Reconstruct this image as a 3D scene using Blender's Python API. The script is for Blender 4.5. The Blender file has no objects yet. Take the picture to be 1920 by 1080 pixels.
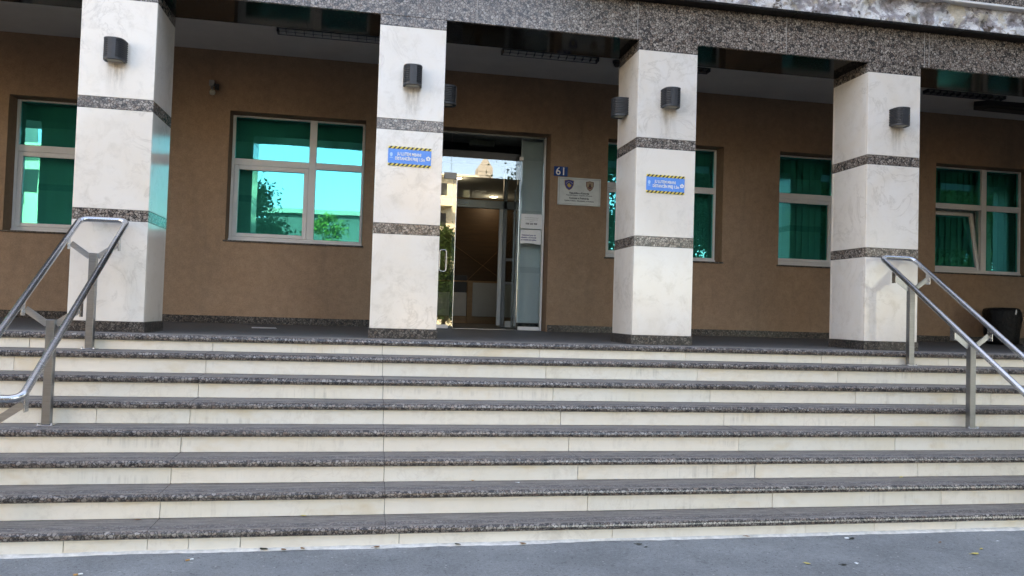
import bpy, bmesh, math, random
from mathutils import Vector, Matrix, noise

random.seed(7)
SC = bpy.context.scene
COL = SC.collection

# ------------------------------------------------------------------ camera
CAM = Vector((2.52873, -7.20961, 0.27532))
cam_d = bpy.data.cameras.new('camera')
cam = bpy.data.objects.new('camera', cam_d)
COL.objects.link(cam)
R_ = Vector((0.98254705, -0.18346487, 0.03069113))
U_ = Vector((-0.03595239, -0.02541929, 0.99903017))
F_ = Vector((0.18250679, 0.98269756, 0.03157165))
cam.matrix_world = Matrix(((R_.x, U_.x, -F_.x, CAM.x), (R_.y, U_.y, -F_.y, CAM.y), (R_.z, U_.z, -F_.z, CAM.z), (0, 0, 0, 1)))
cam_d.sensor_width = 36.0
cam_d.lens = 1449.163 / 1920 * 36
cam_d.clip_start = 0.05
cam_d.clip_end = 2000
SC.camera = cam

# ------------------------------------------------------------------ sky, sun, exposure
SUN_EL = math.radians(48)
to_sun_xy = Vector((-0.35, 0.937)).normalized()
to_sun = Vector((to_sun_xy.x * math.cos(SUN_EL), to_sun_xy.y * math.cos(SUN_EL), math.sin(SUN_EL)))
W = bpy.data.worlds.new('World'); SC.world = W; W.use_nodes = True
wn = W.node_tree.nodes; wl = W.node_tree.links
sky = wn.new('ShaderNodeTexSky'); sky.sky_type = 'NISHITA'; sky.sun_disc = False
sky.sun_elevation = SUN_EL
sky.sun_rotation = math.atan2(to_sun_xy.x, to_sun_xy.y)
sky.altitude = 600; sky.air_density = 0.85; sky.dust_density = 2.2; sky.ozone_density = 1.0
bg = wn['Background']; bg.inputs['Strength'].default_value = 0.13
wl.new(sky.outputs[0], bg.inputs['Color'])
sun_d = bpy.data.lights.new('sun', 'SUN'); sun_d.energy = 3.6; sun_d.angle = math.radians(0.53); sun_d.color = (1.0, 0.94, 0.84)
sun = bpy.data.objects.new('sun', sun_d); COL.objects.link(sun)
sun.rotation_euler = to_sun.to_track_quat('Z', 'Y').to_euler()
vs = SC.view_settings
SC.display_settings.display_device = 'sRGB'
vs.view_transform = 'Standard'; vs.look = 'None'; vs.gamma = 1.0; vs.use_curve_mapping = False
vs.exposure = 3.33
vs.use_white_balance = True
vs.white_balance_temperature = 9400
vs.white_balance_tint = 14

SC.render.engine = 'CYCLES'
SC.cycles.max_bounces = 12
SC.cycles.diffuse_bounces = 2
SC.cycles.glossy_bounces = 6
SC.cycles.transparent_max_bounces = 16
SC.cycles.use_denoising = True
SC.cycles.sample_clamp_indirect = 8.0
SC.cycles.caustics_reflective = False
SC.cycles.caustics_refractive = False

# ------------------------------------------------------------------ material helpers
def newmat(name):
    m = bpy.data.materials.new(name); m.use_nodes = True
    nt = m.node_tree; nt.nodes.clear()
    return m, nt, nt.nodes, nt.links

class G:
    """tiny node-graph helper"""
    def __init__(s, name):
        s.m, s.nt, s.n, s.l = newmat(name)
        s.out = s.n.new('ShaderNodeOutputMaterial')
        s.pos = s.n.new('ShaderNodeNewGeometry')
    def P(s): return s.pos.outputs['Position']
    def link(s, a, b): s.l.new(a, b)
    def set(s, sock, v):
        if isinstance(v, bpy.types.NodeSocket): s.l.new(v, sock)
        else:
            if isinstance(v, tuple) and len(v) == 3 and len(getattr(sock, 'default_value', ())) == 4: v = (*v, 1)
            sock.default_value = v
    def scale(s, vec, sc):
        n = s.n.new('ShaderNodeVectorMath'); n.operation = 'MULTIPLY'; s.set(n.inputs[0], vec); n.inputs[1].default_value = sc; return n.outputs[0]
    def addv(s, a, b):
        n = s.n.new('ShaderNodeVectorMath'); n.operation = 'ADD'; s.set(n.inputs[0], a); s.set(n.inputs[1], b); return n.outputs[0]
    def noise(s, vec, scale, detail=4, rough=.55, dist=0, color=False):
        n = s.n.new('ShaderNodeTexNoise'); s.set(n.inputs['Vector'], vec)
        n.inputs['Scale'].default_value = scale; n.inputs['Detail'].default_value = detail
        n.inputs['Roughness'].default_value = rough; n.inputs['Distortion'].default_value = dist
        return n.outputs['Color' if color else 0]
    def voro(s, vec, scale, feature='F1', out='Distance', rnd=1.0):
        n = s.n.new('ShaderNodeTexVoronoi'); n.feature = feature; s.set(n.inputs['Vector'], vec)
        n.inputs['Scale'].default_value = scale; n.inputs['Randomness'].default_value = rnd
        return n.outputs[out]
    def ramp(s, fac, stops, interp='LINEAR'):
        n = s.n.new('ShaderNodeValToRGB'); s.set(n.inputs[0], fac); cr = n.color_ramp; cr.interpolation = interp
        while len(cr.elements) < len(stops): cr.elements.new(0.5)
        for e, (p, c) in zip(cr.elements, stops):
            e.position = p
            if not isinstance(c, tuple): c = (c, c, c)
            e.color = (*c, 1)
        return n.outputs[0]
    def math(s, op, a, b=0.0, clamp=False):
        n = s.n.new('ShaderNodeMath'); n.operation = op; n.use_clamp = clamp; s.set(n.inputs[0], a); s.set(n.inputs[1], b); return n.outputs[0]
    def mix(s, fac, a, b, mode='MIX'):
        n = s.n.new('ShaderNodeMix'); n.data_type = 'RGBA'; n.blend_type = mode
        s.set(n.inputs[0], fac); s.set(n.inputs[6], a); s.set(n.inputs[7], b); return n.outputs[2]
    def sep(s, vec):
        n = s.n.new('ShaderNodeSeparateXYZ'); s.set(n.inputs[0], vec); return n.outputs
    def bump(s, h, strength=.3, dist=.01):
        n = s.n.new('ShaderNodeBump'); s.set(n.inputs['Height'], h); n.inputs['Strength'].default_value = strength; n.inputs['Distance'].default_value = dist
        return n.outputs[0]
    def principled(s, color, rough=.5, metal=0.0, normal=None, spec=.5, emis=None, estr=0, coat=0):
        b = s.n.new('ShaderNodeBsdfPrincipled')
        s.set(b.inputs['Base Color'], color); s.set(b.inputs['Roughness'], rough); s.set(b.inputs['Metallic'], metal)
        s.set(b.inputs['Specular IOR Level'], spec)
        if coat: b.inputs['Coat Weight'].default_value = coat; b.inputs['Coat Roughness'].default_value = .08
        if normal is not None: s.link(normal, b.inputs['Normal'])
        if emis: s.set(b.inputs['Emission Color'], emis); b.inputs['Emission Strength'].default_value = estr
        s.link(b.outputs[0], s.out.inputs[0])
        return b

def plain(name, col, rough=.5, metal=0.0, var=.12, vs=6.0, spec=.5, bump=0.0, bs=60):
    g = G(name)
    nz = g.noise(g.P(), vs, 5, .6)
    f = g.ramp(nz, [(.3, 1 - var), (.7, 1 + var)])
    c = g.mix(1.0, col, f, 'MULTIPLY')
    rr = g.math('ADD', g.math('MULTIPLY', nz, .16), rough - .08)
    nb = g.bump(g.noise(g.P(), bs, 3), bump, .004) if bump else None
    g.principled(c, rr, metal, nb, spec)
    return g.m

def granite(name, tint=(1, 1, 1), rough=.16, dust=0.0, dustcol=(.19, .185, .185), cell=41.0, bright=1.0, up_only=False, streak=False, spec=.5):
    g = G(name)
    wob = g.noise(g.P(), 22, 2, .5, color=True)
    v = g.addv(g.P(), g.scale(wob, (.022, .022, .022)))
    # ovoid feldspar crystals, dark biotite grains and a fine speckled matrix
    d1 = g.voro(v, cell, 'DISTANCE_TO_EDGE')
    cs = g.sep(g.voro(v, cell, 'F1', 'Color'))
    oval = g.ramp(cs[0], [(0.0, (.028, .026, .026)), (.13, (.045, .040, .038)), (.22, (.115, .097, .086)), (.55, (.175, .149, .132)), (.85, (.225, .196, .176)), (1.0, (.275, .248, .228))])
    pin = g.ramp(cs[1], [(.6, 0.0), (.95, .45)])
    oval = g.mix(pin, oval, (.19, .12, .09))
    mott = g.noise(g.P(), 95, 3, .7)
    oval = g.mix(1.0, oval, g.ramp(mott, [(.3, .62), (.7, 1.28)]), 'MULTIPLY')
    de = g.math('ADD', d1, g.math('MULTIPLY', g.math('SUBTRACT', g.noise(g.P(), 70, 3, .7), .5), .34))
    edge = g.ramp(de, [(.04, .93), (.16, 0.0)])
    c = g.mix(edge, oval, (.017, .016, .017))
    v2 = g.sep(g.voro(g.P(), cell * 4.0, 'F1', 'Color'))
    c = g.mix(g.ramp(v2[1], [(.86, 0.0), (.93, .45)]), c, (.27, .25, .235))
    c = g.mix(1.0, c, tuple(bright * t for t in tint), 'MULTIPLY')
    big = g.noise(g.P(), 1.3, 5, .6)
    c = g.mix(1.0, c, g.ramp(big, [(.3, .82), (.7, 1.14)]), 'MULTIPLY')
    rsock = g.math('ADD', g.math('MULTIPLY', big, .1), rough - .05)
    if dust:
        dn = g.noise(g.scale(g.P(), (1.6, 18, 6)), 2.2, 6, .65)
        f = g.ramp(dn, [(.25, dust * .72), (.75, min(1, dust * 1.15))])
        if up_only:
            nz = g.sep(g.pos.outputs['Normal'])[2]
            f = g.math('MULTIPLY', f, g.ramp(nz, [(.80, 0.03), (.985, 1.0)]))
        fine = g.noise(g.scale(g.P(), (1.2, 14, 14)) if streak else g.P(), 3 if streak else 260, 5, .75)
        dc = g.mix(1.0, dustcol, g.ramp(fine, [(.32, .45), (.70, 1.65)]), 'MULTIPLY')
        c = g.mix(f, c, dc)
        rsock = g.math('ADD', rsock, g.math('MULTIPLY', f, .68), True)
    nb = g.bump(g.noise(g.P(), 120, 3, .6), .06 if spec > .2 else .002, .004)
    g.principled(c, rsock, 0, nb, spec)
    return g.m

def marble(name, base, warm, rough=.1, stain=.5, vein=.5, weather=0.0, seedv=(0, 0, 0), drip=0.0):
    g = G(name)
    oi = g.n.new('ShaderNodeObjectInfo')
    jit = g.n.new('ShaderNodeVectorMath'); jit.operation = 'SCALE'; jit.inputs[0].default_value = (31, 17, 23); g.link(oi.outputs['Random'], jit.inputs['Scale'])
    P = g.addv(g.P(), jit.outputs[0])
    n1 = g.noise(P, 2.1, 6, .6, .6)
    c = g.mix(g.ramp(n1, [(.38, 0.0), (.72, stain)]), base, warm)
    slabw = g.ramp(oi.outputs['Random'], [(.15, 0.0), (.95, .62)])
    c = g.mix(slabw, c, (.745, .675, .590))
    # veins
    nv = g.noise(P, 2.6, 7, .62, 1.2)
    a = g.math('ABSOLUTE', g.math('SUBTRACT', nv, .5))
    vv = g.ramp(a, [(0.0, vein), (.012, vein * .35), (.035, 0.0)])
    vm = g.ramp(g.noise(P, 1.1, 2), [(.48, 0.0), (.62, 1.0)])
    c = g.mix(g.math('MULTIPLY', vv, vm), c, (.40, .34, .28))
    # cloudy weathering and scuffs
    w = g.noise(P, 7.5, 8, .72, .4)
    wm = g.ramp(g.noise(P, 1.6, 3, .6), [(.40, .25), (.62, 1.0)])
    c = g.mix(g.math('MULTIPLY', wm, g.ramp(w, [(.50, 0.0), (.68, .34 + weather)])), c, (.53, .47, .40))
    fl = g.noise(g.scale(P, (1, 1, 2.4)), 26, 5, .7)
    c = g.mix(g.ramp(fl, [(.66, 0.0), (.76, .22 + weather * .6)]), c, (.42, .37, .32))
    if drip:
        dr = g.noise(g.scale(P, (26, 26, 1.4)), 1.0, 4, .7)
        dm = g.ramp(g.noise(g.scale(P, (1.1, 1.1, 7)), 1.0, 3, .6), [(.52, 0.0), (.68, 1.0)])
        c = g.mix(g.math('MULTIPLY', dm, g.ramp(dr, [(.52, 0.0), (.74, drip)])), c, (.13, .115, .10))
        oc = g.noise(g.scale(P, (2.4, 2.4, 5)), 1.0, 3, .6)
        c = g.mix(g.ramp(oc, [(.58, 0.0), (.74, .42)]), c, (.62, .47, .26))
    rv = g.ramp(oi.outputs['Random'], [(0, .93), (1, 1.05)])
    c = g.mix(1.0, c, rv, 'MULTIPLY')
    rr = g.math('ADD', g.math('MULTIPLY', w, .12), rough - .04)
    nb = g.bump(fl, .05, .002)
    g.principled(c, rr, 0, nb, .5)
    return g.m

# ------------------------------------------------------------------ materials
M = {}
M['granite'] = granite('granite_polished', rough=.17, bright=1.5, tint=(1.02, 1.0, .97))
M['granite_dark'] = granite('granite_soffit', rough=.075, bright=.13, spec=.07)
M['granite_ledge'] = granite('granite_ledge', rough=.35, bright=.14, spec=.15)
M['granite_tread'] = granite('granite_tread', rough=.15, dust=.86, up_only=True, streak=True, bright=1.15, dustcol=(.200, .181, .164))
M['granite_floor'] = granite('granite_porch_floor', rough=.13, dust=.8, dustcol=(.110, .107, .104), bright=.5)
M['granite_skirt'] = granite('granite_skirting', rough=.34, bright=.62, spec=.3)
M['marble'] = marble('marble_pillar', (.775, .735, .69), (.71, .61, .49), rough=.10, stain=.55, vein=.38, weather=.20)
M['marble_riser'] = marble('marble_riser', (.80, .77, .70), (.74, .655, .50), rough=.28, stain=.45, vein=.2, weather=.16, drip=.42)
M['mortar'] = plain('dark_mortar', (.075, .07, .065), .9)
M['grout'] = plain('pale_joint_grout', (.33, .31, .29), .9, var=.35, vs=16)
M['cement'] = plain('white_cement', (.66, .65, .63), .9, var=.2, vs=20, bump=.4)

def mat_wall():
    g = G('brown_plaster')
    n = g.noise(g.P(), 1.2, 6, .62)
    c = g.mix(g.ramp(n, [(.3, 0.0), (.72, 1.0)]), (.300, .190, .122), (.345, .228, .150))
    st = g.noise(g.scale(g.P(), (3.2, 1, .5)), 1.0, 5, .6)
    c = g.mix(g.ramp(st, [(.54, 0.0), (.76, .5)]), c, (.19, .135, .095))
    sc = g.noise(g.scale(g.P(), (9, 1, 5)), 1.6, 7, .75)
    c = g.mix(g.ramp(sc, [(.69, 0.0), (.75, .45)]), c, (.16, .12, .09))
    md = g.noise(g.P(), 11, 6, .7)
    c = g.mix(1.0, c, g.ramp(md, [(.3, .86), (.7, 1.12)]), 'MULTIPLY')
    fine = g.noise(g.P(), 120, 4, .75)
    c = g.mix(1.0, c, g.ramp(fine, [(.25, .74), (.75, 1.24)]), 'MULTIPLY')
    g.principled(c, .85, 0, g.bump(fine, .35, .004), .3)
    return g.m
M['wall'] = mat_wall()
M['ceiling'] = plain('grey_ceiling_paint', (.60, .60, .585), .9, var=.08, vs=2.0, bump=.1)
M['white_alu'] = plain('white_window_profile', (.70, .69, .68), .38, var=.07, vs=3)
M['steel'] = None
def mat_steel(name, col=(.52, .54, .57), rough=.25):
    g = G(name)
    br = g.noise(g.scale(g.P(), (4, 4, 160)), 2, 3, .6)
    c = g.mix(1.0, col, g.ramp(br, [(.3, .85), (.7, 1.12)]), 'MULTIPLY')
    sm = g.noise(g.P(), 14, 6, .7)
    g.principled(c, g.math('ADD', g.math('MULTIPLY', sm, .10), rough - .04), 1.0, g.bump(br, .05, .002))
    return g.m
M['steel'] = mat_steel('brushed_stainless_steel')
M['steel_arm'] = mat_steel('satin_bracket_steel', (.36, .38, .41), .32)
M['mirror'] = mat_steel('mirror_aluminium', (.86, .87, .90), .10)
M['steel_post'] = mat_steel('dull_stainless_post', (.25, .258, .27), .34)
M['lamp_black'] = plain('charcoal_lamp_paint', (.022, .0235, .028), .45, var=.25, vs=30)
M['lens'] = plain('frosted_lamp_lens', (.45, .43, .36), .4)
M['black'] = plain('matt_black', (.012, .012, .013), .5)
M['white_paint'] = plain('white_paint', (.78, .78, .76), .6, var=.06)
M['sign_blue'] = plain('sign_blue_print', (.055, .27, .74), .4, var=.06)
M['sign_yellow'] = plain('sign_yellow_print', (.80, .62, .10), .4, var=.08)
M['sign_black'] = plain('sign_black_print', (.02, .018, .015), .45)
M['number_blue'] = plain('enamel_blue', (.018, .055, .22), .25, var=.08)
M['plaque'] = plain('pale_acrylic_plaque', (.62, .63, .60), .22, var=.10, vs=9)
M['ink'] = plain('dark_ink', (.03, .03, .045), .6)
M['ink_blue'] = plain('blue_ink', (.05, .06, .20), .6)
M['gold'] = plain('gold_print', (.62, .42, .10), .45)
M['crest_blue'] = plain('crest_blue', (.045, .045, .22), .45)
M['crest_tan'] = plain('crest_tan', (.36, .26, .17), .5)
M['crest_red'] = plain('crest_red', (.17, .055, .04), .5)
M['paper'] = plain('paper', (.74, .77, .78), .8, var=.05, vs=12)
M['wood'] = None
def mat_wood(name, a, b, rough=.5):
    g = G(name)
    n = g.noise(g.scale(g.P(), (1.2, 1.2, 14)), 1.6, 6, .6, .4)
    c = g.mix(g.ramp(n, [(.3, 0.0), (.7, 1.0)]), a, b)
    g.principled(c, rough)
    return g.m
M['wood_dark'] = mat_wood('dark_wood_panelling', (.055, .030, .014), (.085, .048, .022))
M['wood'] = mat_wood('oak_veneer', (.30, .17, .08), (.38, .23, .11))
M['grey_wall'] = plain('pale_blue_grey_wall', (.80, .85, .88), .7, var=.05)
M['alu_grey'] = plain('grey_aluminium', (.26, .27, .27), .4, .4, var=.08)
M['plastic_bag'] = None
g = G('black_bin_bag'); g.principled((.006, .006, .007), .34, 0, g.bump(g.noise(g.P(), 26, 5, .65), .8, .03), .35); M['plastic_bag'] = g.m
M['leaf_brown'] = plain('dry_leaf_brown', (.24, .12, .05), .8, var=.3, vs=50)
M['leaf_yellow'] = plain('dry_leaf_yellow', (.62, .50, .14), .7, var=.2, vs=50)
M['leaf_dark'] = plain('rotting_leaf_dark', (.035, .04, .03), .8, var=.3, vs=50)
M['filter'] = plain('cigarette_filter', (.55, .28, .09), .8)
M['bark'] = plain('bark', (.09, .065, .045), .9, var=.3, vs=14, bump=.8, bs=20)

def mat_tinted():
    g = G('green_reflective_glass')
    tr = g.n.new('ShaderNodeBsdfTransparent'); tr.inputs[0].default_value = (.36, .88, .82, 1)
    gl = g.n.new('ShaderNodeBsdfGlossy'); gl.inputs['Roughness'].default_value = 0.0
    gl.inputs['Color'].default_value = (.12, .86, .94, 1)
    wv = g.noise(g.P(), 1.6, 1, .4)
    g.link(g.bump(wv, .05, .02), gl.inputs['Normal'])
    lw = g.n.new('ShaderNodeLayerWeight'); lw.inputs['Blend'].default_value = .22
    f = g.math('ADD', g.math('MULTIPLY', lw.outputs['Fresnel'], .5), .205, True)
    mx = g.n.new('ShaderNodeMixShader'); g.link(f, mx.inputs[0]); g.link(tr.outputs[0], mx.inputs[1]); g.link(gl.outputs[0], mx.inputs[2])
    g.link(mx.outputs[0], g.out.inputs[0]); return g.m
M['tinted'] = mat_tinted()
def mat_clear(name='clear_door_glass', f0=.10, f1=.9):
    g = G(name)
    tr = g.n.new('ShaderNodeBsdfTransparent'); tr.inputs[0].default_value = (.85, .90, .90, 1)
    gl = g.n.new('ShaderNodeBsdfGlossy'); gl.inputs['Roughness'].default_value = 0.0; gl.inputs['Color'].default_value = (.93, .98, 1, 1)
    lw = g.n.new('ShaderNodeLayerWeight'); lw.inputs['Blend'].default_value = .25
    f = g.math('ADD', g.math('MULTIPLY', lw.outputs['Fresnel'], f1), f0, True)
    mx = g.n.new('ShaderNodeMixShader'); g.link(f, mx.inputs[0]); g.link(tr.outputs[0], mx.inputs[1]); g.link(gl.outputs[0], mx.inputs[2])
    g.link(mx.outputs[0], g.out.inputs[0]); return g.m
M['clear'] = mat_clear()
M['inner_glass'] = mat_clear('inner_screen_glass', .012, .35)
M['blind'] = plain('green_grey_blind_fabric', (.62, .72, .69), .8, var=.06, vs=3)

def mat_pavement():
    g = G('asphalt_pavement')
    big = g.noise(g.P(), .9, 6, .6)
    c = g.mix(g.ramp(big, [(.3, 0.0), (.7, 1.0)]), (.186, .199, .204), (.242, .257, .260))
    sp = g.noise(g.P(), 190, 4, .75)
    c = g.mix(1.0, c, g.ramp(sp, [(.28, .58), (.5, 1.0), (.74, 1.45)]), 'MULTIPLY')
    sp2 = g.noise(g.P(), 45, 5, .75)
    c = g.mix(1.0, c, g.ramp(sp2, [(.3, .78), (.5, 1.0), (.7, 1.2)]), 'MULTIPLY')
    st = g.noise(g.P(), 9, 5, .7)
    c = g.mix(g.ramp(st, [(.60, 0.0), (.70, .55)]), c, (.095, .10, .105))
    pt = g.noise(g.P(), 2.3, 4, .6)
    c = g.mix(1.0, c, g.ramp(pt, [(.35, .86), (.65, 1.1)]), 'MULTIPLY')
    ch = g.voro(g.P(), 13, 'F1')
    c = g.mix(g.ramp(ch, [(.07, .8), (.11, 0.0)]), c, (.40, .40, .39))
    ch2 = g.voro(g.addv(g.P(), (3.3, 1.7, 0)), 21, 'F1')
    c = g.mix(g.ramp(ch2, [(.09, .8), (.14, 0.0)]), c, (.07, .072, .075))
    g.principled(c, .82, 0, g.bump(sp, .5, .006), .35)
    return g.m
M['pavement'] = mat_pavement()

def mat_ruin():
    g = G('broken_render_and_adhesive')
    P = g.P()
    a = g.noise(g.scale(P, (1, 1, 1.3)), 4.0, 6, .66, .5)
    c = g.ramp(a, [(.36, (.22, .20, .20)), (.44, (.36, .33, .34)), (.485, (.42, .40, .42)), (.50, (.68, .68, .70)), (.60, (.72, .72, .72)), (.63, (.46, .41, .36))])
    b = g.noise(P, 4.2, 6, .68, .3)
    c = g.mix(g.ramp(b, [(.55, 0.0), (.60, .9)]), c, (.58, .52, .42))
    d = g.noise(P, 6.5, 6, .72, .3)
    c = g.mix(g.ramp(d, [(.58, 0.0), (.63, .95)]), c, (.09, .065, .05))  # dark brown blotches painted in as shaded cavities
    sk = g.noise(g.scale(P, (16, 1, 2.2)), 1.4, 4, .7)
    c = g.mix(g.ramp(sk, [(.56, 0.0), (.68, .5)]), c, (.36, .34, .35))
    e = g.noise(P, 60, 4, .7)
    c = g.mix(1.0, c, g.ramp(e, [(.3, .75), (.7, 1.15)]), 'MULTIPLY')
    g.principled(c, .85, 0, g.bump(e, .6, .01), .3)
    return g.m
M['ruin'] = mat_ruin()

def mat_leaf(name, a, b):
    g = G(name)
    oi = g.noise(g.P(), 1.7, 3, .6)
    c = g.mix(g.ramp(oi, [(.3, 0.0), (.7, 1.0)]), a, b)
    df = g.n.new('ShaderNodeBsdfDiffuse'); g.link(c, df.inputs[0])
    tl = g.n.new('ShaderNodeBsdfTranslucent'); g.link(c, tl.inputs[0])
    mx = g.n.new('ShaderNodeMixShader'); mx.inputs[0].default_value = .2
    g.link(df.outputs[0], mx.inputs[1]); g.link(tl.outputs[0], mx.inputs[2]); g.link(mx.outputs[0], g.out.inputs[0])
    return g.m
M['foliage'] = mat_leaf('deep_green_foliage', (.022, .045, .014), (.045, .08, .022))
M['foliage_lt'] = mat_leaf('light_green_foliage', (.10, .19, .035), (.17, .26, .06))

# ------------------------------------------------------------------ mesh helpers
def tag(o, label=None, cat=None, group=None, kind=None):
    if label: o['label'] = label
    if cat: o['category'] = cat
    if group: o['group'] = group
    if kind: o['kind'] = kind
    return o

def empty(name, loc=(0, 0, 0), parent=None):
    o = bpy.data.objects.new(name, None); o.location = loc; COL.objects.link(o)
    o.empty_display_size = .1
    if parent: o.parent = parent
    return o

def obj(name, bm, mat, parent=None, smooth=False, loc=None, off=None):
    """link a bmesh as one object; off = world position of the parent empty when the mesh is in world coordinates"""
    me = bpy.data.meshes.new(name)
    if isinstance(bm, bpy.types.Mesh): me = bm
    else:
        bmesh.ops.recalc_face_normals(bm, faces=bm.faces)
        bm.to_mesh(me); bm.free()
        if smooth:
            for p in me.polygons: p.use_smooth = True
    if mat is not None and not me.materials: me.materials.append(mat)
    o = bpy.data.objects.new(name, me); COL.objects.link(o)
    if parent:
        o.parent = parent
        if off is not None: o.location = -Vector(off)
    if loc is not None: o.location = loc
    return o

def BM(): return bmesh.new()

def box(bm, x0, x1, y0, y1, z0, z1, bev=0.0, seg=1):
    vs_ = [bm.verts.new(v) for v in ((x0, y0, z0), (x1, y0, z0), (x1, y1, z0), (x0, y1, z0), (x0, y0, z1), (x1, y0, z1), (x1, y1, z1), (x0, y1, z1))]
    fs = [bm.faces.new([vs_[i] for i in f]) for f in ((0, 3, 2, 1), (4, 5, 6, 7), (0, 1, 5, 4), (1, 2, 6, 5), (2, 3, 7, 6), (3, 0, 4, 7))]
    if bev:
        es = list({e for f in fs for e in f.edges})
        bmesh.ops.bevel(bm, geom=es, offset=bev, segments=seg, affect='EDGES', profile=.5)
    return bm

def bx(x0, x1, y0, y1, z0, z1, bev=0.0, seg=1):
    return box(BM(), x0, x1, y0, y1, z0, z1, bev, seg)

def extrude_x(bm, prof, x0, x1):
    """closed (y,z) profile swept along x"""
    a = [bm.verts.new((x0, y, z)) for y, z in prof]; b = [bm.verts.new((x1, y, z)) for y, z in prof]
    n = len(prof)
    for i in range(n): bm.faces.new((a[i], a[(i + 1) % n], b[(i + 1) % n], b[i]))
    bm.faces.new(a); bm.faces.new(b[::-1])
    return bm

def extrude_z(bm, prof, z0, z1):
    a = [bm.verts.new((x, y, z0)) for x, y in prof]; b = [bm.verts.new((x, y, z1)) for x, y in prof]
    n = len(prof)
    for i in range(n): bm.faces.new((a[i], a[(i + 1) % n], b[(i + 1) % n], b[i]))
    bm.faces.new(a[::-1]); bm.faces.new(b)
    return bm

def plate_xz(bm, pts, y0, y1):
    """outline in the x-z plane, given thickness along y"""
    a = [bm.verts.new((x, y0, z)) for x, z in pts]; b = [bm.verts.new((x, y1, z)) for x, z in pts]
    n = len(pts)
    for i in range(n): bm.faces.new((a[i], a[(i + 1) % n], b[(i + 1) % n], b[i]))
    bm.faces.new(a); bm.faces.new(b[::-1])
    return bm

def fillet(pts, r, n=6, closed=False):
    pts = [Vector(p) for p in pts]; out = []
    N = len(pts)
    for i, p in enumerate(pts):
        if not closed and i in (0, N - 1): out.append(p); continue
        a, b = pts[i - 1], pts[(i + 1) % N]
        ra = min(r, (a - p).length * .48); rb = min(r, (b - p).length * .48)
        s, e = p + (a - p).normalized() * ra, p + (b - p).normalized() * rb
        for k in range(n + 1):
            t = k / n; out.append(s * (1 - t) ** 2 + p * 2 * t * (1 - t) + e * t * t)
    return out

def tube(bm, pts, r, sides=12, closed=False, radii=None):
    pts = [Vector(p) for p in pts]; N = len(pts); rings = []
    up = Vector((0, 0, 1)); prev = None
    for i, p in enumerate(pts):
        if closed: t = (pts[(i + 1) % N] - pts[i - 1]).normalized()
        else: t = (pts[min(i + 1, N - 1)] - pts[max(i - 1, 0)]).normalized()
        if prev is None:
            n = t.cross(up)
            if n.length < 1e-3: n = t.cross(Vector((1, 0, 0)))
            n.normalize()
        else:
            n = (prev - t * prev.dot(t)).normalized()
        prev = n; b = t.cross(n)
        rr = radii[i] if radii else r
        rings.append([bm.verts.new(p + (n * math.cos(2 * math.pi * k / sides) + b * math.sin(2 * math.pi * k / sides)) * rr) for k in range(sides)])
    for i in range(N if closed else N - 1):
        A, B = rings[i], rings[(i + 1) % N]
        for k in range(sides): bm.faces.new((A[k], A[(k + 1) % sides], B[(k + 1) % sides], B[k]))
    if not closed: bm.faces.new(rings[0][::-1]); bm.faces.new(rings[-1])
    return bm

def bar(bm, a, b, w, h, upv=(0, 0, 1)):
    """rectangular bar from a to b, w across, h along upv"""
    a, b = Vector(a), Vector(b); t = (b - a).normalized(); upv = Vector(upv)
    s = t.cross(upv).normalized(); u = s.cross(t)
    vsx = []
    for p in (a, b):
        for i, j in ((-1, -1), (1, -1), (1, 1), (-1, 1)): vsx.append(bm.verts.new(p + s * (w / 2 * i) + u * (h / 2 * j)))
    for f in ((0, 1, 2, 3), (7, 6, 5, 4), (0, 4, 5, 1), (1, 5, 6, 2), (2, 6, 7, 3), (3, 7, 4, 0)): bm.faces.new([vsx[i] for i in f])
    return bm

def lathe(bm, prof, sides=24, c=(0, 0), sx=1, sy=1, wob=None):
    rings = []
    for j, (r, z) in enumerate(prof):
        ring = []
        for k in range(sides):
            a = 2 * math.pi * k / sides; q = r * (wob(a, z) if wob else 1)
            ring.append(bm.verts.new((c[0] + q * sx * math.cos(a), c[1] + q * sy * math.sin(a), z)))
        rings.append(ring)
    for A, B in zip(rings, rings[1:]):
        for k in range(sides): bm.faces.new((A[k], A[(k + 1) % sides], B[(k + 1) % sides], B[k]))
    bm.faces.new(rings[0][::-1]); bm.faces.new(rings[-1])
    return bm

def text_mesh(body, size, x, y, z, align='CENTER', bold=0.0, squeeze=1.0, font_shear=0.0):
    """flat lettering standing in the x-z plane at depth y, facing -y"""
    cu = bpy.data.curves.new('lettering', 'FONT'); cu.body = body; cu.size = size; cu.align_x = align; cu.align_y = 'CENTER'
    cu.offset = bold; cu.fill_mode = 'FRONT'; cu.resolution_u = 3
    t = bpy.data.objects.new('lettering', cu); COL.objects.link(t)
    dg = bpy.context.evaluated_depsgraph_get()
    me = bpy.data.meshes.new_from_object(t.evaluated_get(dg))
    bpy.data.objects.remove(t); bpy.data.curves.remove(cu)
    for v in me.vertices:
        a, b = v.co.x, v.co.y
        v.co = (x + a * squeeze, y, z + b)
    me.materials.clear()
    me.name = 'lettering'
    return me

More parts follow.
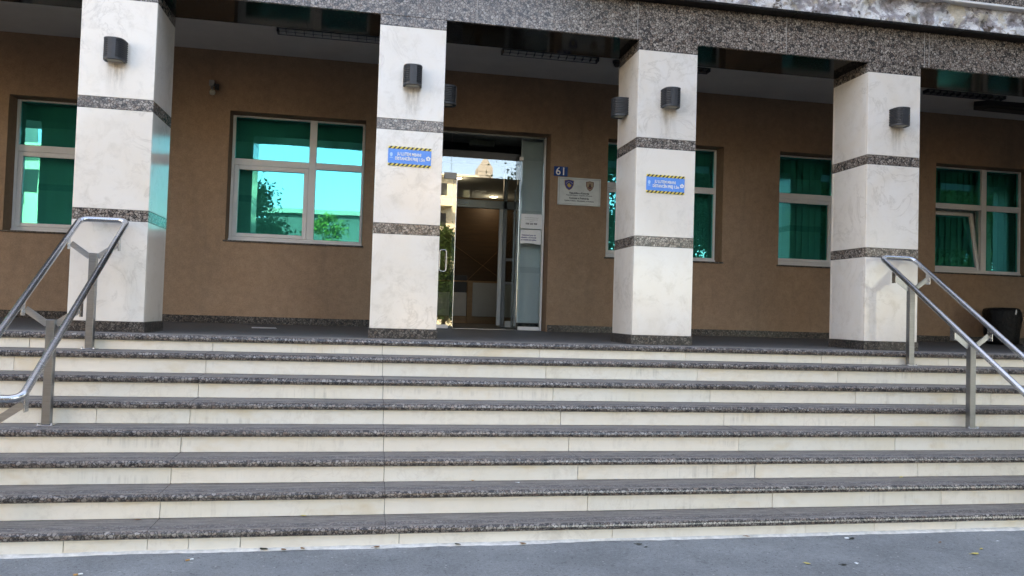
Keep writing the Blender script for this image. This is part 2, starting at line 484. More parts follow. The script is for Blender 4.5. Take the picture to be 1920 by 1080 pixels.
# ------------------------------------------------------------------ key dimensions (metres; z = 0 is the porch edge)
PW, PD = .6149, .6192
HP, Z2B, Z2T, Z1B, Z1T, ZC, ZB = .0918, .9659, 1.0647, 1.9378, 2.0389, 2.9101, 3.0093
PX = [-7.59, -5.06, -2.53, 0.0, 2.55, 5.0716, 7.5921, 10.12, 12.65]
YW, YF, YG = 2.98, 3.19, 3.22
ZCEIL = 3.4685
T, RS, Y0, OV, DR = .2567, .1679, -.2791, .0423, .0332
def ty(k): return Y0 - k * T
def tz(k): return 0.0 if k == 0 else -k * RS + DR
XL, XR = -7.9, 14.9
def ground_z(x, y=-2.0): return -1.2915 + .0028 * x + .004 * min(0, y + 2.0) * 2

# ================================================================== SETTING: pavement
bm = BM()
xs = [-160, -40, XL - 2, -2, 2, 6, 10, XR + 2, 50, 200]; ys = [-3.4, -2.8, -2.03, 3, 40]
grid = [[bm.verts.new((x, y, ground_z(max(-4, min(12, x)), max(-4, y)))) for x in xs] for y in ys]
for j in range(len(ys) - 1):
    for i in range(len(xs) - 1):
        bm.faces.new((grid[j][i], grid[j][i + 1], grid[j + 1][i + 1], grid[j + 1][i]))
tag(obj('pavement', bm, M['pavement']), kind='structure')
# dark asphalt road beyond the pavement, one kerb lower; added close by to cut bounce light
M['road'] = plain('road_asphalt', (.042, .042, .044), .85, var=.2, vs=2, bump=.4)
tag(obj('road', bx(-150, 190, -250, -3.45, -1.9, -1.312), M['road']), kind='structure')
tag(obj('far_pavement', bx(-150, 190, -16.5, -9.6, -1.5, -1.290), M['road']), kind='structure')  # given the road's dark surface to limit bounce light as well
tag(obj('kerb', bx(-150, 190, -3.449, -3.33, -1.9, -1.268), M['cement']), kind='structure')

# ragged white cement fillet where the lowest riser meets the pavement
bm = BM(); prev = None
x = XL
while x < XR:
    w = .014 + .045 * max(0, noise.noise(Vector((x * 1.3, 3, 0))) * .8 + .35) + .012 * noise.noise(Vector((x * 11, 0, 0)))
    yb = ty(7) + OV + .004; gz = ground_z(x)
    row = [bm.verts.new((x, yb, gz + .016 + .006 * noise.noise(Vector((x * 6, 9, 0))))), bm.verts.new((x, yb - .010, gz + .012)), bm.verts.new((x, yb - max(.012, w), gz + .003)), bm.verts.new((x, yb - max(.012, w) - .002, gz - .01))]
    if prev:
        for a in range(3): bm.faces.new((prev[a], row[a], row[a + 1], prev[a + 1]))
    prev = row; x += .035
tag(obj('cement_fillet', bm, M['cement'], smooth=True), kind='structure')

# ================================================================== STAIRS
stairs = tag(empty('entrance_stairs', (4.0, -2.0, -1.28)), 'wide flight of granite treads and cream marble risers up to the porch', 'stairs')
SO = (4.0, -2.0, -1.28)
base_j = [1.2392 + 1.4365 * n for n in range(-7, 11)]
def joints(k):
    j = [1.24 + (a - 1.2392) * (1 + .0025 * (k - 2)) for a in base_j]
    if k == 3: j = sorted(j + [.586])
    if k == 7: j = [a for a in j if a < .5 or a > 8.2] + [.755, 1.235, 1.476, 1.788, 2.786, 4.248, 5.715, 6.273, 6.962, 8.1]; j.sort()
    j = [a for a in j if XL + .2 < a < XR - .2]
    return [XL] + j + [XR]
rnd = random.Random(3)
for k in range(8):
    zt, yf = tz(k), ty(k)
    th = .0553
    yb = (ty(k - 1) + OV + .02) if k else .02
    # bull-nosed tread profile with anti-slip grooves on the lower steps
    prof = []
    r = th / 2
    for i in range(9):
        a = -math.pi / 2 - math.pi * i / 8
        prof.append((yf + r + r * math.cos(a), zt - r + r * math.sin(a)))
    if k >= 3:
        for q in range(5):
            gy = yf + .045 + q * .017
            prof += [(gy, zt), (gy + .002, zt - .0025), (gy + .005, zt - .0025), (gy + .007, zt)]
    prof += [(yb, zt), (yb, zt - th)]
    js = joints(k) if k != 7 else [XL] + [1.24 + (a - 1.2392) * 1.0125 for a in base_j if XL + .2 < a < XR - .2] + [XR]
    for a, b in zip(js, js[1:]):
        dz = rnd.uniform(-.0012, .0012); dy = rnd.uniform(-.002, .002)
        bm = BM(); n = max(2, int((b - a) / .07)); rings = []
        for q in range(n + 1):
            X = a + .0012 + (b - a - .0024) * q / n; ring = []
            for y, z in prof:
                fr = max(0.0, 1 - (y - yf) / .05)
                wy = .0022 * noise.noise(Vector((X * 5, k * 3.1, 0))) + .0016 * noise.noise(Vector((X * 19, k * 7.7, 1))) + .004 * max(0, noise.noise(Vector((X * 9, k * 5.3, 4))) - .42)
                wz = -.0022 * max(0, noise.noise(Vector((X * 3, k * 9.1, 2))))
                ring.append(bm.verts.new((X, y + dy + wy * fr, z + dz + wz * fr)))
            rings.append(ring)
        m = len(prof)
        for A, B in zip(rings, rings[1:]):
            for i in range(m): bm.faces.new((A[i], A[(i + 1) % m], B[(i + 1) % m], B[i]))
        bm.faces.new(rings[0]); bm.faces.new(rings[-1][::-1])
        obj('tread_slab', bm, M['granite_tread'], stairs, off=SO)
    # risers
    zb_ = tz(k + 1) if k < 7 else -1.40
    ry = yf + OV
    jr = joints(k)
    for a, b in zip(jr, jr[1:]):
        dy = rnd.uniform(-.0025, .0025)
        obj('riser_slab', bx(a + .0018, b - .0018, ry + dy, ry + .03, zb_ + .001, zt - th - .001, .0015), M['marble_riser'], stairs, off=SO)
    # rough concrete behind
    obj('concrete_core', bx(XL, XR, ry + .026, max(ry + .4, .5), zb_ - .02, zt - th + (-.003 if k else -.004)), M['mortar'], stairs, off=SO)

# ================================================================== BUILDING
bld = tag(empty('office_building', (3.9, 3.0, 0)), 'municipal building front of brown plaster with granite beam on banded marble pillars', 'building')
BO = (3.9, 3.0, 0)
def part(name, bm, mat, smooth=False): return obj(name, bm, mat, bld, smooth, off=BO)
def bempty(name, x=0, y=0, z=0): return empty(name, Vector((x, y, z)) - Vector(BO), bld)

# porch floor: rises 3 cm towards the wall; continues into the lobby
bm = BM()
extrude_x(bm, [(.0215, -.0015), (.62, .003), (YW + .02, .031), (YW + .5, .033), (YW + .5, -.08), (.0215, -.08)], XL, XR)
part('porch_floor', bm, M['granite_floor'])
part('lobby_floor', bx(1.0, 7.5, YW + .5 + .001, 10.2, -.08, .033), M['granite_floor'])

# brown wall with openings
OPEN = [(-4.33, -2.64, 1.075, 2.715), (-1.80, -.11, 1.075, 2.715), (.733, 2.422, 1.075, 2.715), (2.76, 4.902, -.05, 2.715),
        (5.712, 7.422, 1.075, 2.715), (8.29, 9.98, 1.075, 2.715), (10.84, 12.53, 1.075, 2.715)]
bm = BM()
xs = sorted({XL, XR, *[v for o in OPEN for v in o[:2]]}); zs = [-.06, 1.075, 2.715, ZCEIL + .05]
def is_open(xm, zm): return any(o[0] < xm < o[1] and o[2] < zm < o[3] for o in OPEN)
for i in range(len(xs) - 1):
    for j in range(len(zs) - 1):
        x0, x1, z0, z1 = xs[i], xs[i + 1], zs[j], zs[j + 1]
        if not is_open((x0 + x1) / 2, (z0 + z1) / 2):
            bm.faces.new([bm.verts.new(v) for v in ((x0, YW, z0), (x1, YW, z0), (x1, YW, z1), (x0, YW, z1))])
            bm.faces.new([bm.verts.new(v) for v in ((x0, YW + .34, z0), (x0, YW + .34, z1), (x1, YW + .34, z1), (x1, YW + .34, z0))])
for x0, x1, z0, z1 in OPEN:
    for q in (((x0, YW, z0), (x0, YW + .34, z0), (x0, YW + .34, z1), (x0, YW, z1)), ((x1, YW, z0), (x1, YW, z1), (x1, YW + .34, z1), (x1, YW + .34, z0)),
              ((x0, YW, z1), (x0, YW + .34, z1), (x1, YW + .34, z1), (x1, YW, z1)), ((x0, YW, z0), (x1, YW, z0), (x1, YW + .34, z0), (x0, YW + .34, z0))):
        bm.faces.new([bm.verts.new(v) for v in q])
me = bpy.data.meshes.new('wall'); bm.to_mesh(me); bm.free()
obj('wall', me, M['wall'], bld, off=BO)

# granite skirting, in lengths
def skirting(xa, xb):
    n = max(1, round((xb - xa) / 1.45)); st = (xb - xa) / n
    for i in range(n):
        part('skirting_slab', bx(xa + i * st + .001, xa + (i + 1) * st - .001, YW - .016, YW - .001, .0305, .122, .002), M['granite_skirt'])
skirting(XL, 2.74); skirting(4.915, XR)

# ceiling, sun-blocking upper body, roof, back and end walls of the building
part('porch_ceiling', bx(XL, XR, PD - .02, YW - .001, ZCEIL, ZCEIL + .06), M['ceiling'])
M['upper'] = plain('upper_grey_plaster', (.40, .37, .34), .85, var=.1)
bm = BM()
box(bm, XL - .3, XR + .3, .21, 15, ZCEIL + .08, 22.0)  # unseen bulk, height chosen to shade the front and the trees opposite
part('sun_block_storeys', bm, M['upper'])
part('end_wall', bx(XL - .3, XL - .002, .1, 15, -1.4, ZCEIL + .07), M['upper'])  # unseen end walls, added to stop light entering the porch from the sides
part('end_wall', bx(XR + .002, XR + .3, .1, 15, -1.4, ZCEIL + .07), M['upper'])
part('back_wall', bx(XL, XR, 14.7, 15, -1.4, ZCEIL + .07), M['upper'])
part('office_partition', bx(XL, 2.7, 3.75, 3.8, -.05, ZCEIL + .04), M['white_paint'])
part('office_partition', bx(4.95, XR, 3.75, 3.8, -.05, ZCEIL + .04), M['white_paint'])

# ---- beam: polished granite fascia and soffit slabs, core behind
beam = bempty('granite_beam')
def bobj(name, b, mat): return obj(name, b, mat, beam)
BJ = [5.05 + 1.6 * n for n in range(-8, 7)]
BJ = [XL] + [b for b in BJ if XL + .3 < b < XR - .3] + [8.305]; BJ = sorted(BJ) + [XR]
off = Vector(BO)
def inb(bm_):  # children of the beam empty (at world origin) keep world coordinates
    return bm_
for a, b in zip(BJ, BJ[1:]):
    bobj('fascia_slab', bx(a + .001, b - .001, 0.0, .03, ZB, 3.389, .002), M['granite'])
for a, b in zip(BJ, BJ[1:]):
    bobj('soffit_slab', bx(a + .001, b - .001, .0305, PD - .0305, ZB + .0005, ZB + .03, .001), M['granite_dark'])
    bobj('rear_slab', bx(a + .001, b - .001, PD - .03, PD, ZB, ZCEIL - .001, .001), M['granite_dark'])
bobj('beam_core', bx(XL, XR, .029, PD - .029, ZB + .029, 3.389), M['mortar'])
bobj('beam_core', bx(XL, XR, .22, PD - .029, 3.390, ZCEIL + .07), M['mortar'])
for b in BJ[1:-1]:
    bobj('joint_grout', bx(b - .0028, b + .0028, -.0009, .02, ZB + .003, 3.387), M['grout'])
# projecting ledge
LJ = [XL, -5.3, -2.3, .7, 3.7, 6.7, 8.62, 11.5, XR]
for a, b in zip(LJ, LJ[1:]):
    bobj('ledge_slab', bx(a + .001, b - .001, -.125, .05, 3.391, 3.417, .003), M['granite_ledge'])
# stripped band above the ledge: broken render, adhesive and plaster
bm = BM(); NX, NZ = 620, 17; x0, x1 = 2.5, 12.2
rows = []
for j in range(NZ):
    row = []
    for i in range(NX):
        x = x0 + (x1 - x0) * i / (NX - 1); z = 3.405 + (3.735 - 3.405) * j / (NZ - 1)
        p = Vector((x * 3.2, 0, z * 4.5))
        d = .038 * noise.fractal(p, 1.0, 2.0, 4) + .06 * max(0, noise.noise(Vector((x * 5, 5, z * 5)))) + .02 * noise.noise(Vector((x * 22, 1, z * 22)))
        if j == 0: d += .05
        row.append(bm.verts.new((x, .02 - d, z)))
    rows.append(row)
for j in range(NZ - 1):
    for i in range(NX - 1): bm.faces.new((rows[j][i], rows[j][i + 1], rows[j + 1][i + 1], rows[j + 1][i]))
me = bpy.data.meshes.new('broken_render'); bm.to_mesh(me); bm.free()
for p in me.polygons: p.use_smooth = True
o = obj('broken_render', me, M['ruin'], beam)
bobj('render_backing', bx(XL, XR, .16, .19, 3.42, 3.75), M['mortar'])
bobj('drip_strip', bx(XL, XR, -.070, .06, 3.728, 3.752, .003), M['white_alu'])
for a, b in zip(LJ, LJ[1:]):
    bobj('upper_slab', bx(a + .001, b - .001, -.05, .09, 3.753, 4.9, .002), M['granite'])
beam.location = -off

# ---- pillars
def pillar_parts(root):
    def rect(mat, name, z0, z1, g=.0012, out=0.0):
        e = out; t = .03
        obj(name, bx(-e, PW + e, -e, t, z0 + g, z1 - g, .0022), mat, root)
        obj(name, bx(-e, PW + e, PD - t, PD + e, z0 + g, z1 - g, .0022), mat, root)
        obj(name, bx(-e, t, t + .0012, PD - t - .0012, z0 + g, z1 - g, .0022), mat, root)
        obj(name, bx(PW - t, PW + e, t + .0012, PD - t - .0012, z0 + g, z1 - g, .0022), mat, root)
    rect(M['granite_skirt'], 'granite_plinth', 0.0005, HP, .001, .010)
    rect(M['marble'], 'marble_slab', HP, Z2B)
    rect(M['granite'], 'granite_band', Z2B, Z2T, out=.0008)
    rect(M['marble'], 'marble_slab', Z2T, Z1B)
    rect(M['granite'], 'granite_band', Z1B, Z1T, out=.0008)
    rect(M['marble'], 'marble_slab', Z1T, ZC)
    rect(M['granite'], 'granite_cap', ZC, ZB - .001, out=.0008)
    obj('pillar_core', bx(.006, PW - .006, .006, PD - .006, .0005, ZB - .003), M['mortar'], root)
p0 = None
for X in PX:
    r = bempty('pillar', X, 0, 0)
    if p0 is None:
        pillar_parts(r); p0 = r
    else:
        for ch in list(p0.children):
            c = ch.copy(); COL.objects.link(c); c.parent = r

# ---- windows
def window_parts(root, tilt=False):
    """local x from the opening's left edge; y and z in world"""
    L, Rr, B, Tp = .006, 1.680, 1.117, 2.713
    ya, yb = YF, YF + .06
    bm = BM()
    box(bm, L, L + .036, ya, yb, B, Tp, .003); box(bm, Rr - .030, Rr, ya, yb, B, Tp, .003)
    box(bm, L + .0365, Rr - .0305, ya, yb, Tp - .020, Tp, .003); box(bm, L + .0365, Rr - .0305, ya, yb, B, B + .026, .003)
    box(bm, .972, 1.062, ya - .002, yb, B + .0265, Tp - .0205, .003)
    box(bm, L + .0365, .9715, ya, yb, 2.071, 2.154, .003); box(bm, 1.0625, Rr - .0305, ya, yb, 2.071, 2.157, .003)
    obj('frame', bm, M['white_alu'], root)
    def pane(x0, x1, z0, z1): return obj('pane', bx(x0, x1, YG, YG + .006, z0, z1), M['tinted'], root)
    pane(.043, .971, 2.155, 2.692); pane(1.063, 1.649, 2.158, 2.692); pane(1.063, 1.649, 1.144, 2.070)
    # opening sash, lower left (hinged at its bottom edge when tilted)
    sx0, sx1, sz0, sz1 = .045, .970, 1.145, 2.068
    s = BM(); fa, fb = -.004, .055
    w = .056
    box(s, sx0, sx0 + w, fa, fb, 0, sz1 - sz0, .004); box(s, sx1 - w, sx1, fa, fb, 0, sz1 - sz0, .004)
    box(s, sx0 + w + .0005, sx1 - w - .0005, fa, fb, 0, .046, .004); box(s, sx0 + w + .0005, sx1 - w - .0005, fa, fb, sz1 - sz0 - w, sz1 - sz0, .004)
    so = obj('sash', s, M['white_alu'], root)
    g_ = obj('pane', bx(sx0 + w, sx1 - w, .026, .032, .046, sz1 - sz0 - w), M['tinted'], root)
    for q in (so, g_):
        q.location = (0, YF + (.02 if tilt else 0), sz0)
        if tilt: q.rotation_euler = (math.radians(-9.5), 0, 0)
    # granite sill
    obj('sill', bx(-.022, 1.710, YW - .022, YF + .03, 1.056, 1.0765, .003), M['granite_skirt'], root)
    obj('sill_upstand', bx(.001, 1.688, YF - .004, YF + .05, 1.0775, 1.1165), M['white_alu'], root)
w0 = None
for i, (x0, x1, z0, z1) in enumerate([o for o in OPEN if o[2] > .5]):
    r = bempty('window', x0, 0, 0)
    sc = (x1 - x0) / 1.689
    if i == 0: window_parts(r); w0 = r
    elif i == 5: window_parts(r, tilt=True); r['label'] = 'window with its lower left sash tilted inward'
    else:
        for ch in list(w0.children):
            c = ch.copy(); COL.objects.link(c); c.parent = r
    r.scale = (sc, 1, 1)

# ---- glazed entrance
ent = bempty('glass_entrance')
ent.location = -off
def e(name, b, mat, smooth=False): return obj(name, b, mat, ent, smooth)
gy0, gy1 = YG, YG + .010
e('pane', bx(2.80, 3.575, gy0, gy1, 2.108, 2.69), M['clear'])          # transom left
e('pane', bx(3.580, 4.545, gy0, gy1, 2.108, 2.69), M['clear'])         # transom middle
e('pane', bx(4.552, 4.862, gy0, gy1, .040, 2.69), M['clear'])          # full-height side light
e('leaf', bx(2.812, 3.655, gy0, gy1, .045, 2.096), M['clear'])         # closed leaf
lf = e('leaf', bx(-.875, 0, 0, .010, .045, 2.096), M['clear'])         # leaf folded open into the vestibule
lf.location = (4.535, YG + .03, 0); lf.rotation_euler = (0, 0, math.radians(-96))
bm = BM()
box(bm, 4.863, 4.885, YG - .03, YG + .04, .034, 2.712, .002); box(bm, 2.762, 2.80, YG - .03, YG + .04, .034, 2.712, .002)
e('frame', bm, M['white_alu'])
e('head_channel', bx(2.8005, 4.8625, YG - .02, YG + .035, 2.691, 2.712, .002), M['alu_grey'])
e('leaf_edge', bx(3.6555, 3.663, gy0 - .004, gy1 + .004, .045, 2.096, .001), M['steel'])
e('leaf_seal', bx(3.612, 3.6545, gy1 + .001, gy1 + .006, .055, 2.09), M['black'])
e('patch_fitting', bx(3.485, 3.655, YG - .012, YG + .022, 2.060, 2.148, .004), M['alu_grey'])
e('patch_fitting', bx(4.520, 4.572, YG - .014, YG + .024, 2.375, 2.428, .004), M['white_alu'])
e('bottom_fitting', bx(4.560, 4.860, YG - .012, YG + .022, .0345, .085, .004), M['white_alu'])
e('bottom_fitting', bx(3.30, 3.60, YG - .012, YG + .022, .0345, .085, .004), M['white_alu'])
e('threshold', bx(3.66, 4.53, YG - .01, YG + .03, .0335, .040, .002), M['steel'])
bm = BM()
tube(bm, fillet([(3.455, YG - .045, .80), (3.455, YG - .045, 1.09), (3.545, YG - .045, 1.09), (3.545, YG - .045, .80)], .035, 6, True), .011, 10, True)
tube(bm, [(3.545, YG - .045, 1.03), (3.545, YG, 1.03)], .010, 8); tube(bm, [(3.545, YG - .045, .86), (3.545, YG, .86)], .010, 8)
e('handle', bm, M['steel'], True)
e('ventilation_grille', bx(3.85, 4.20, YG + .25, YG + .33, 2.60, 2.69, .004), M['lamp_black'])

# vestibule and lobby
part('vestibule_wall', bx(4.888, 4.95, YG + .045, 5.0, .135, 3.0), M['grey_wall'])
part('vestibule_plinth', bx(4.880, 4.95, YG + .045, 5.0, .0335, .134, .002), M['granite_skirt'])
part('vestibule_wall', bx(2.70, 2.756, YG + .045, 5.0, .034, 3.0), M['grey_wall'])
part('vestibule_ceiling', bx(2.757, 4.887, YG + .045, 4.98, 2.96, 3.0), M['ceiling'])
part('vestibule_wall', bx(4.578, 4.8875, 3.40, 3.44, .136, 2.955), M['grey_wall'])
part('vestibule_plinth', bx(4.574, 4.8795, 3.392, 3.44, .0335, .135, .002), M['granite_skirt'])
inner = bempty('inner_screen'); inner.location = -off
def n_(name, b, mat, smooth=False): return obj(name, b, mat, inner, smooth)
bm = BM()
box(bm, 2.757, 4.885, 5.0, 5.08, 1.93, 2.06, .004); box(bm, 4.62, 4.68, 5.0, 5.08, .034, 2.96, .004); box(bm, 2.757, 2.81, 5.0, 5.08, .034, 2.96, .004)
box(bm, 4.845, 4.886, 5.0, 5.08, .034, 2.96, .004); box(bm, 3.42, 3.47, 5.0, 5.08, .034, 1.929, .004)
box(bm, 4.681, 4.844, 5.01, 5.07, 1.10, 1.145, .003); box(bm, 4.681, 4.844, 5.01, 5.07, .72, .765, .003)
n_('frame', bm, M['alu_grey'])
n_('shade_sheet', bx(2.757, 4.886, 4.984, 4.999, 2.62, 2.958), M['black'])  # black sheet added to stand in for shade at the transom top
n_('cream_rail', bx(2.811, 4.619, 4.985, 4.999, 2.055, 2.085, .003), M['wood'])
n_('pane', bx(2.82, 4.61, 5.035, 5.043, 2.07, 2.745), M['inner_glass'])
n_('pane', bx(4.685, 4.84, 5.035, 5.043, .04, 2.745), M['inner_glass'])
n_('pane', bx(2.815, 3.415, 5.035, 5.043, .04, 1.925), M['inner_glass'])
n_('kick_block', bx(4.69, 4.84, 4.96, 4.998, .036, .135, .004), M['white_paint'])
n_('name_plate', bx(3.875, 4.045, 4.988, 4.998, 1.975, 2.022, .002), M['paper'])
n_('door_edge', bx(4.545, 4.605, 4.93, 4.985, .06, 1.925, .004), M['white_paint'])
part('lobby_wall', bx(1.0, 7.5, 9.6, 9.7, .034, 3.3), M['wood_dark'])
part('lobby_wall', bx(1.0, 1.05, 5.1, 9.6, .034, 3.3), M['grey_wall'])
part('lobby_wall', bx(7.45, 7.5, 5.1, 9.6, .034, 3.3), M['grey_wall'])
part('lobby_wall', bx(1.0, 2.70, 5.0, 5.06, .034, 3.3), M['grey_wall'])
part('lobby_wall', bx(4.95, 7.5, 5.0, 5.06, .034, 3.3), M['grey_wall'])
part('lobby_ceiling', bx(1.0, 7.5, 5.081, 9.7, 2.75, 2.80), M['ceiling'])
for a, b in (((3.9, 9.59, 2.0), (5.4, 9.59, 1.0)), ((4.6, 9.59, .9), (5.6, 9.59, 1.9)), ((4.0, 9.59, 1.5), (4.25, 9.59, 1.0))):
    bm = BM(); bar(bm, a, b, .007, .007, (0, 1, 0)); part('wall_trim_strip', bm, M['wood'])

# reception desk seen through the door
M['desk_panel'] = plain('pale_desk_laminate', (.50, .50, .47), .5, var=.05)
desk = tag(empty('reception_desk', (4.6, 8.0, .034)), 'reception desk with white panels and oak upright inside the lobby', 'desk')
DO = (4.6, 8.0, .034)
def dk(name, b, mat): obj(name, b, mat, desk, off=DO)
dk('white_panel', bx(4.56, 5.75, 7.97, 8.0, .175, .842, .003), M['desk_panel'])
dk('white_panel', bx(3.45, 4.44, 7.97, 8.0, .175, .640, .003), M['desk_panel'])
dk('oak_upright', bx(4.447, 4.553, 7.94, 8.02, .034, .845, .003), M['wood'])
dk('plinth', bx(3.45, 5.75, 8.001, 8.05, .034, .174), M['wood'])
dk('counter_top', bx(3.45, 5.80, 8.002, 8.6, .846, .88, .004), M['wood'])
dk('dark_screen', bx(3.45, 4.44, 8.003, 8.03, .642, .98, .003), M['black'])

# lit recessed downlights in the lobby and vestibule
M['glow'] = None
g = G('downlight_glow'); g.principled((1, .95, .85), .4, emis=(1.0, .93, .80), estr=2.5); M['glow'] = g.m
for lx, ly, lz, lab in ((5.10, 9.12, 2.749, 'lit round downlight in the lobby ceiling beyond the inner screen'), (4.08, 7.05, 2.749, 'lit round downlight nearer the door, seen beside the patch fitting')):
    d = tag(empty('downlight', (lx, ly, lz)), lab, 'ceiling light', 'lobby downlights')
    b = BM(); lathe(b, [(.085, -.012), (.10, -.010), (.10, 0.0)], 24); obj('trim_ring', b, M['white_paint'], d)
    b = BM(); lathe(b, [(.070, -.017), (.078, -.0125)], 24); obj('lens', b, M['glow'], d)
    ld = bpy.data.lights.new('downlight_bulb', 'POINT'); ld.energy = .4; ld.color = (1, .92, .78); ld.shadow_soft_size = .06
    lo = bpy.data.objects.new('downlight_bulb', ld); COL.objects.link(lo); lo.parent = d; lo.location = (0, 0, -.08)

# ================================================================== THINGS
# ---- vertical blinds behind the windows
wname = ['leftmost window, mostly hidden behind the first pillar', 'window between the first two pillars', 'window behind the third pillar beside the plaque', 'window just left of the fourth pillar', 'rightmost window with the tilted sash']
slat = None
for (x0, x1, z0, z1), wn_ in zip([o for o in OPEN if o[2] > .5][1:], wname):
    b = tag(empty('vertical_blind', (x0, 3.42, 2.74)), 'closed vertical blind inside the ' + wn_, 'blind', 'vertical blinds in the office windows')
    obj('head_rail', bx(-.02, x1 - x0 + .02, -.02, .02, -.03, .01, .002), M['white_alu'], b)
    n = 16; st = (x1 - x0 + .02) / n
    for k in range(n):
        if slat is None:
            slat = obj('slat', bx(-.062, .062, -.0012, .0012, -1.70, -.035), M['blind'], b)
            s = slat
        else:
            s = slat.copy(); COL.objects.link(s); s.parent = b
        s.location = (st * (k + .5) - .01, 0, 0); s.rotation_euler = (0, 0, math.radians(17 + random.uniform(-8, 8)))

# ---- wall lamps on the pillars
def dprof(w, d, inset=0.0, n=14, flat=.035):
    """plan outline: flat back at y=0, curved front"""
    pts = [(w / 2 - inset, 0), ]
    for i in range(n + 1):
        a = math.pi * i / n
        cx = math.cos(a); sy = math.sin(a)
        ex = 2 / 2.9
        x = (w / 2 - inset) * math.copysign(abs(cx) ** ex, cx)
        y = -(flat + (d - flat - inset) * (abs(sy) ** ex))
        pts.append((x, y))
    pts.append((-(w / 2 - inset), 0))
    return pts
def lamp_parts(root):
    w, d, h = .172, .150, .186
    obj('body', extrude_z(BM(), dprof(w, d, .016), -h / 2 + .014, h / 2 - .004), M['lamp_black'], root)
    bm = BM(); nr = 10
    for k in range(nr):
        z = -h / 2 + .012 + k * (h - .030) / (nr - 1)
        extrude_z(bm, dprof(w, d), z, z + .0088)
    obj('ribs', bm, M['lamp_black'], root)
    full = dprof(w, d, -.002)
    front = [p for p in full if abs(p[0]) < w * .23 and p[1] < -.05]
    inner_ = [(x, y + .02) for x, y in reversed(front)]
    obj('front_strip', extrude_z(BM(), front + inner_, -h / 2, h / 2), M['lamp_black'], root)
    obj('top_cap', extrude_z(BM(), dprof(w, d, -.001), h / 2 - .007, h / 2), M['lamp_black'], root)
    rim = BM(); extrude_z(rim, dprof(w, d, .001)[1:-1] + [(x * .80, max(y * .80, y + .02)) for x, y in reversed(dprof(w, d, .001)[1:-1])], -h / 2, -h / 2 + .012)
    obj('bottom_rim', rim, M['lamp_black'], root)
    obj('lens', extrude_z(BM(), [(x * .78, y * .78 - .006) for x, y in dprof(w, d, .001)], -h / 2 + .008, -h / 2 + .0135), M['lens'], root)
lamps = [((.300, -.001, 2.432), 0, 'charcoal ribbed wall lamp on the front of the leftmost pillar'),
         ((2.862, -.001, 2.428), 0, 'charcoal wall lamp on the front of the pillar left of the door'),
         ((5.392, -.001, 2.428), 0, 'charcoal wall lamp on the front of the pillar right of the door'),
         ((7.925, -.001, 2.432), 0, 'charcoal ribbed wall lamp on the front of the rightmost pillar'),
         ((2.55 + PW + .001, .40, 2.402), 90, 'wall lamp half hidden behind the pillar left of the door'),
         ((5.0716 - .001, .36, 2.41), -90, 'wall lamp on the shaded left side of the pillar right of the door')]
l0 = None
for loc, rz, lab in lamps:
    r = tag(empty('wall_lamp', loc), lab, 'wall lamp', 'ribbed wall lamps on the pillars')
    r.rotation_euler = (0, 0, math.radians(rz))
    if l0 is None: lamp_parts(r); l0 = r
    else:
        for ch in list(l0.children):
            c = ch.copy(); COL.objects.link(c); c.parent = r

def mat_stain():
    g = G('rust_wash_stain')
    tc = g.n.new('ShaderNodeTexCoord'); sp = g.sep(tc.outputs['Generated'])
    n1 = g.noise(g.scale(g.P(), (22, 1, 3.0)), 1.3, 5, .7)
    up = g.ramp(sp[2], [(0.0, 0.0), (.55, .45), (1.0, 1.0)])
    side = g.ramp(g.math('ABSOLUTE', g.math('SUBTRACT', sp[0], .5)), [(.12, 1.0), (.48, 0.0)])
    f = g.math('MULTIPLY', g.math('MULTIPLY', up, side), g.ramp(n1, [(.36, 0.0), (.68, .62)]))
    tr = g.n.new('ShaderNodeBsdfTransparent'); df = g.n.new('ShaderNodeBsdfDiffuse'); df.inputs[0].default_value = (.36, .24, .13, 1)
    mx = g.n.new('ShaderNodeMixShader'); g.link(f, mx.inputs[0]); g.link(tr.outputs[0], mx.inputs[1]); g.link(df.outputs[0], mx.inputs[2]); g.link(mx.outputs[0], g.out.inputs[0])
    return g.m
M['stain'] = mat_stain()
for loc, rz, lab in lamps[:4]:
    b = BM(); x_, z_ = loc[0], loc[2] - .093
    b.faces.new([b.verts.new(v) for v in ((x_ - .10, -.0012, z_ - .34), (x_ + .10, -.0012, z_ - .34), (x_ + .10, -.0012, z_), (x_ - .10, -.0012, z_))])
    part('rust_stain', b, M['stain'])

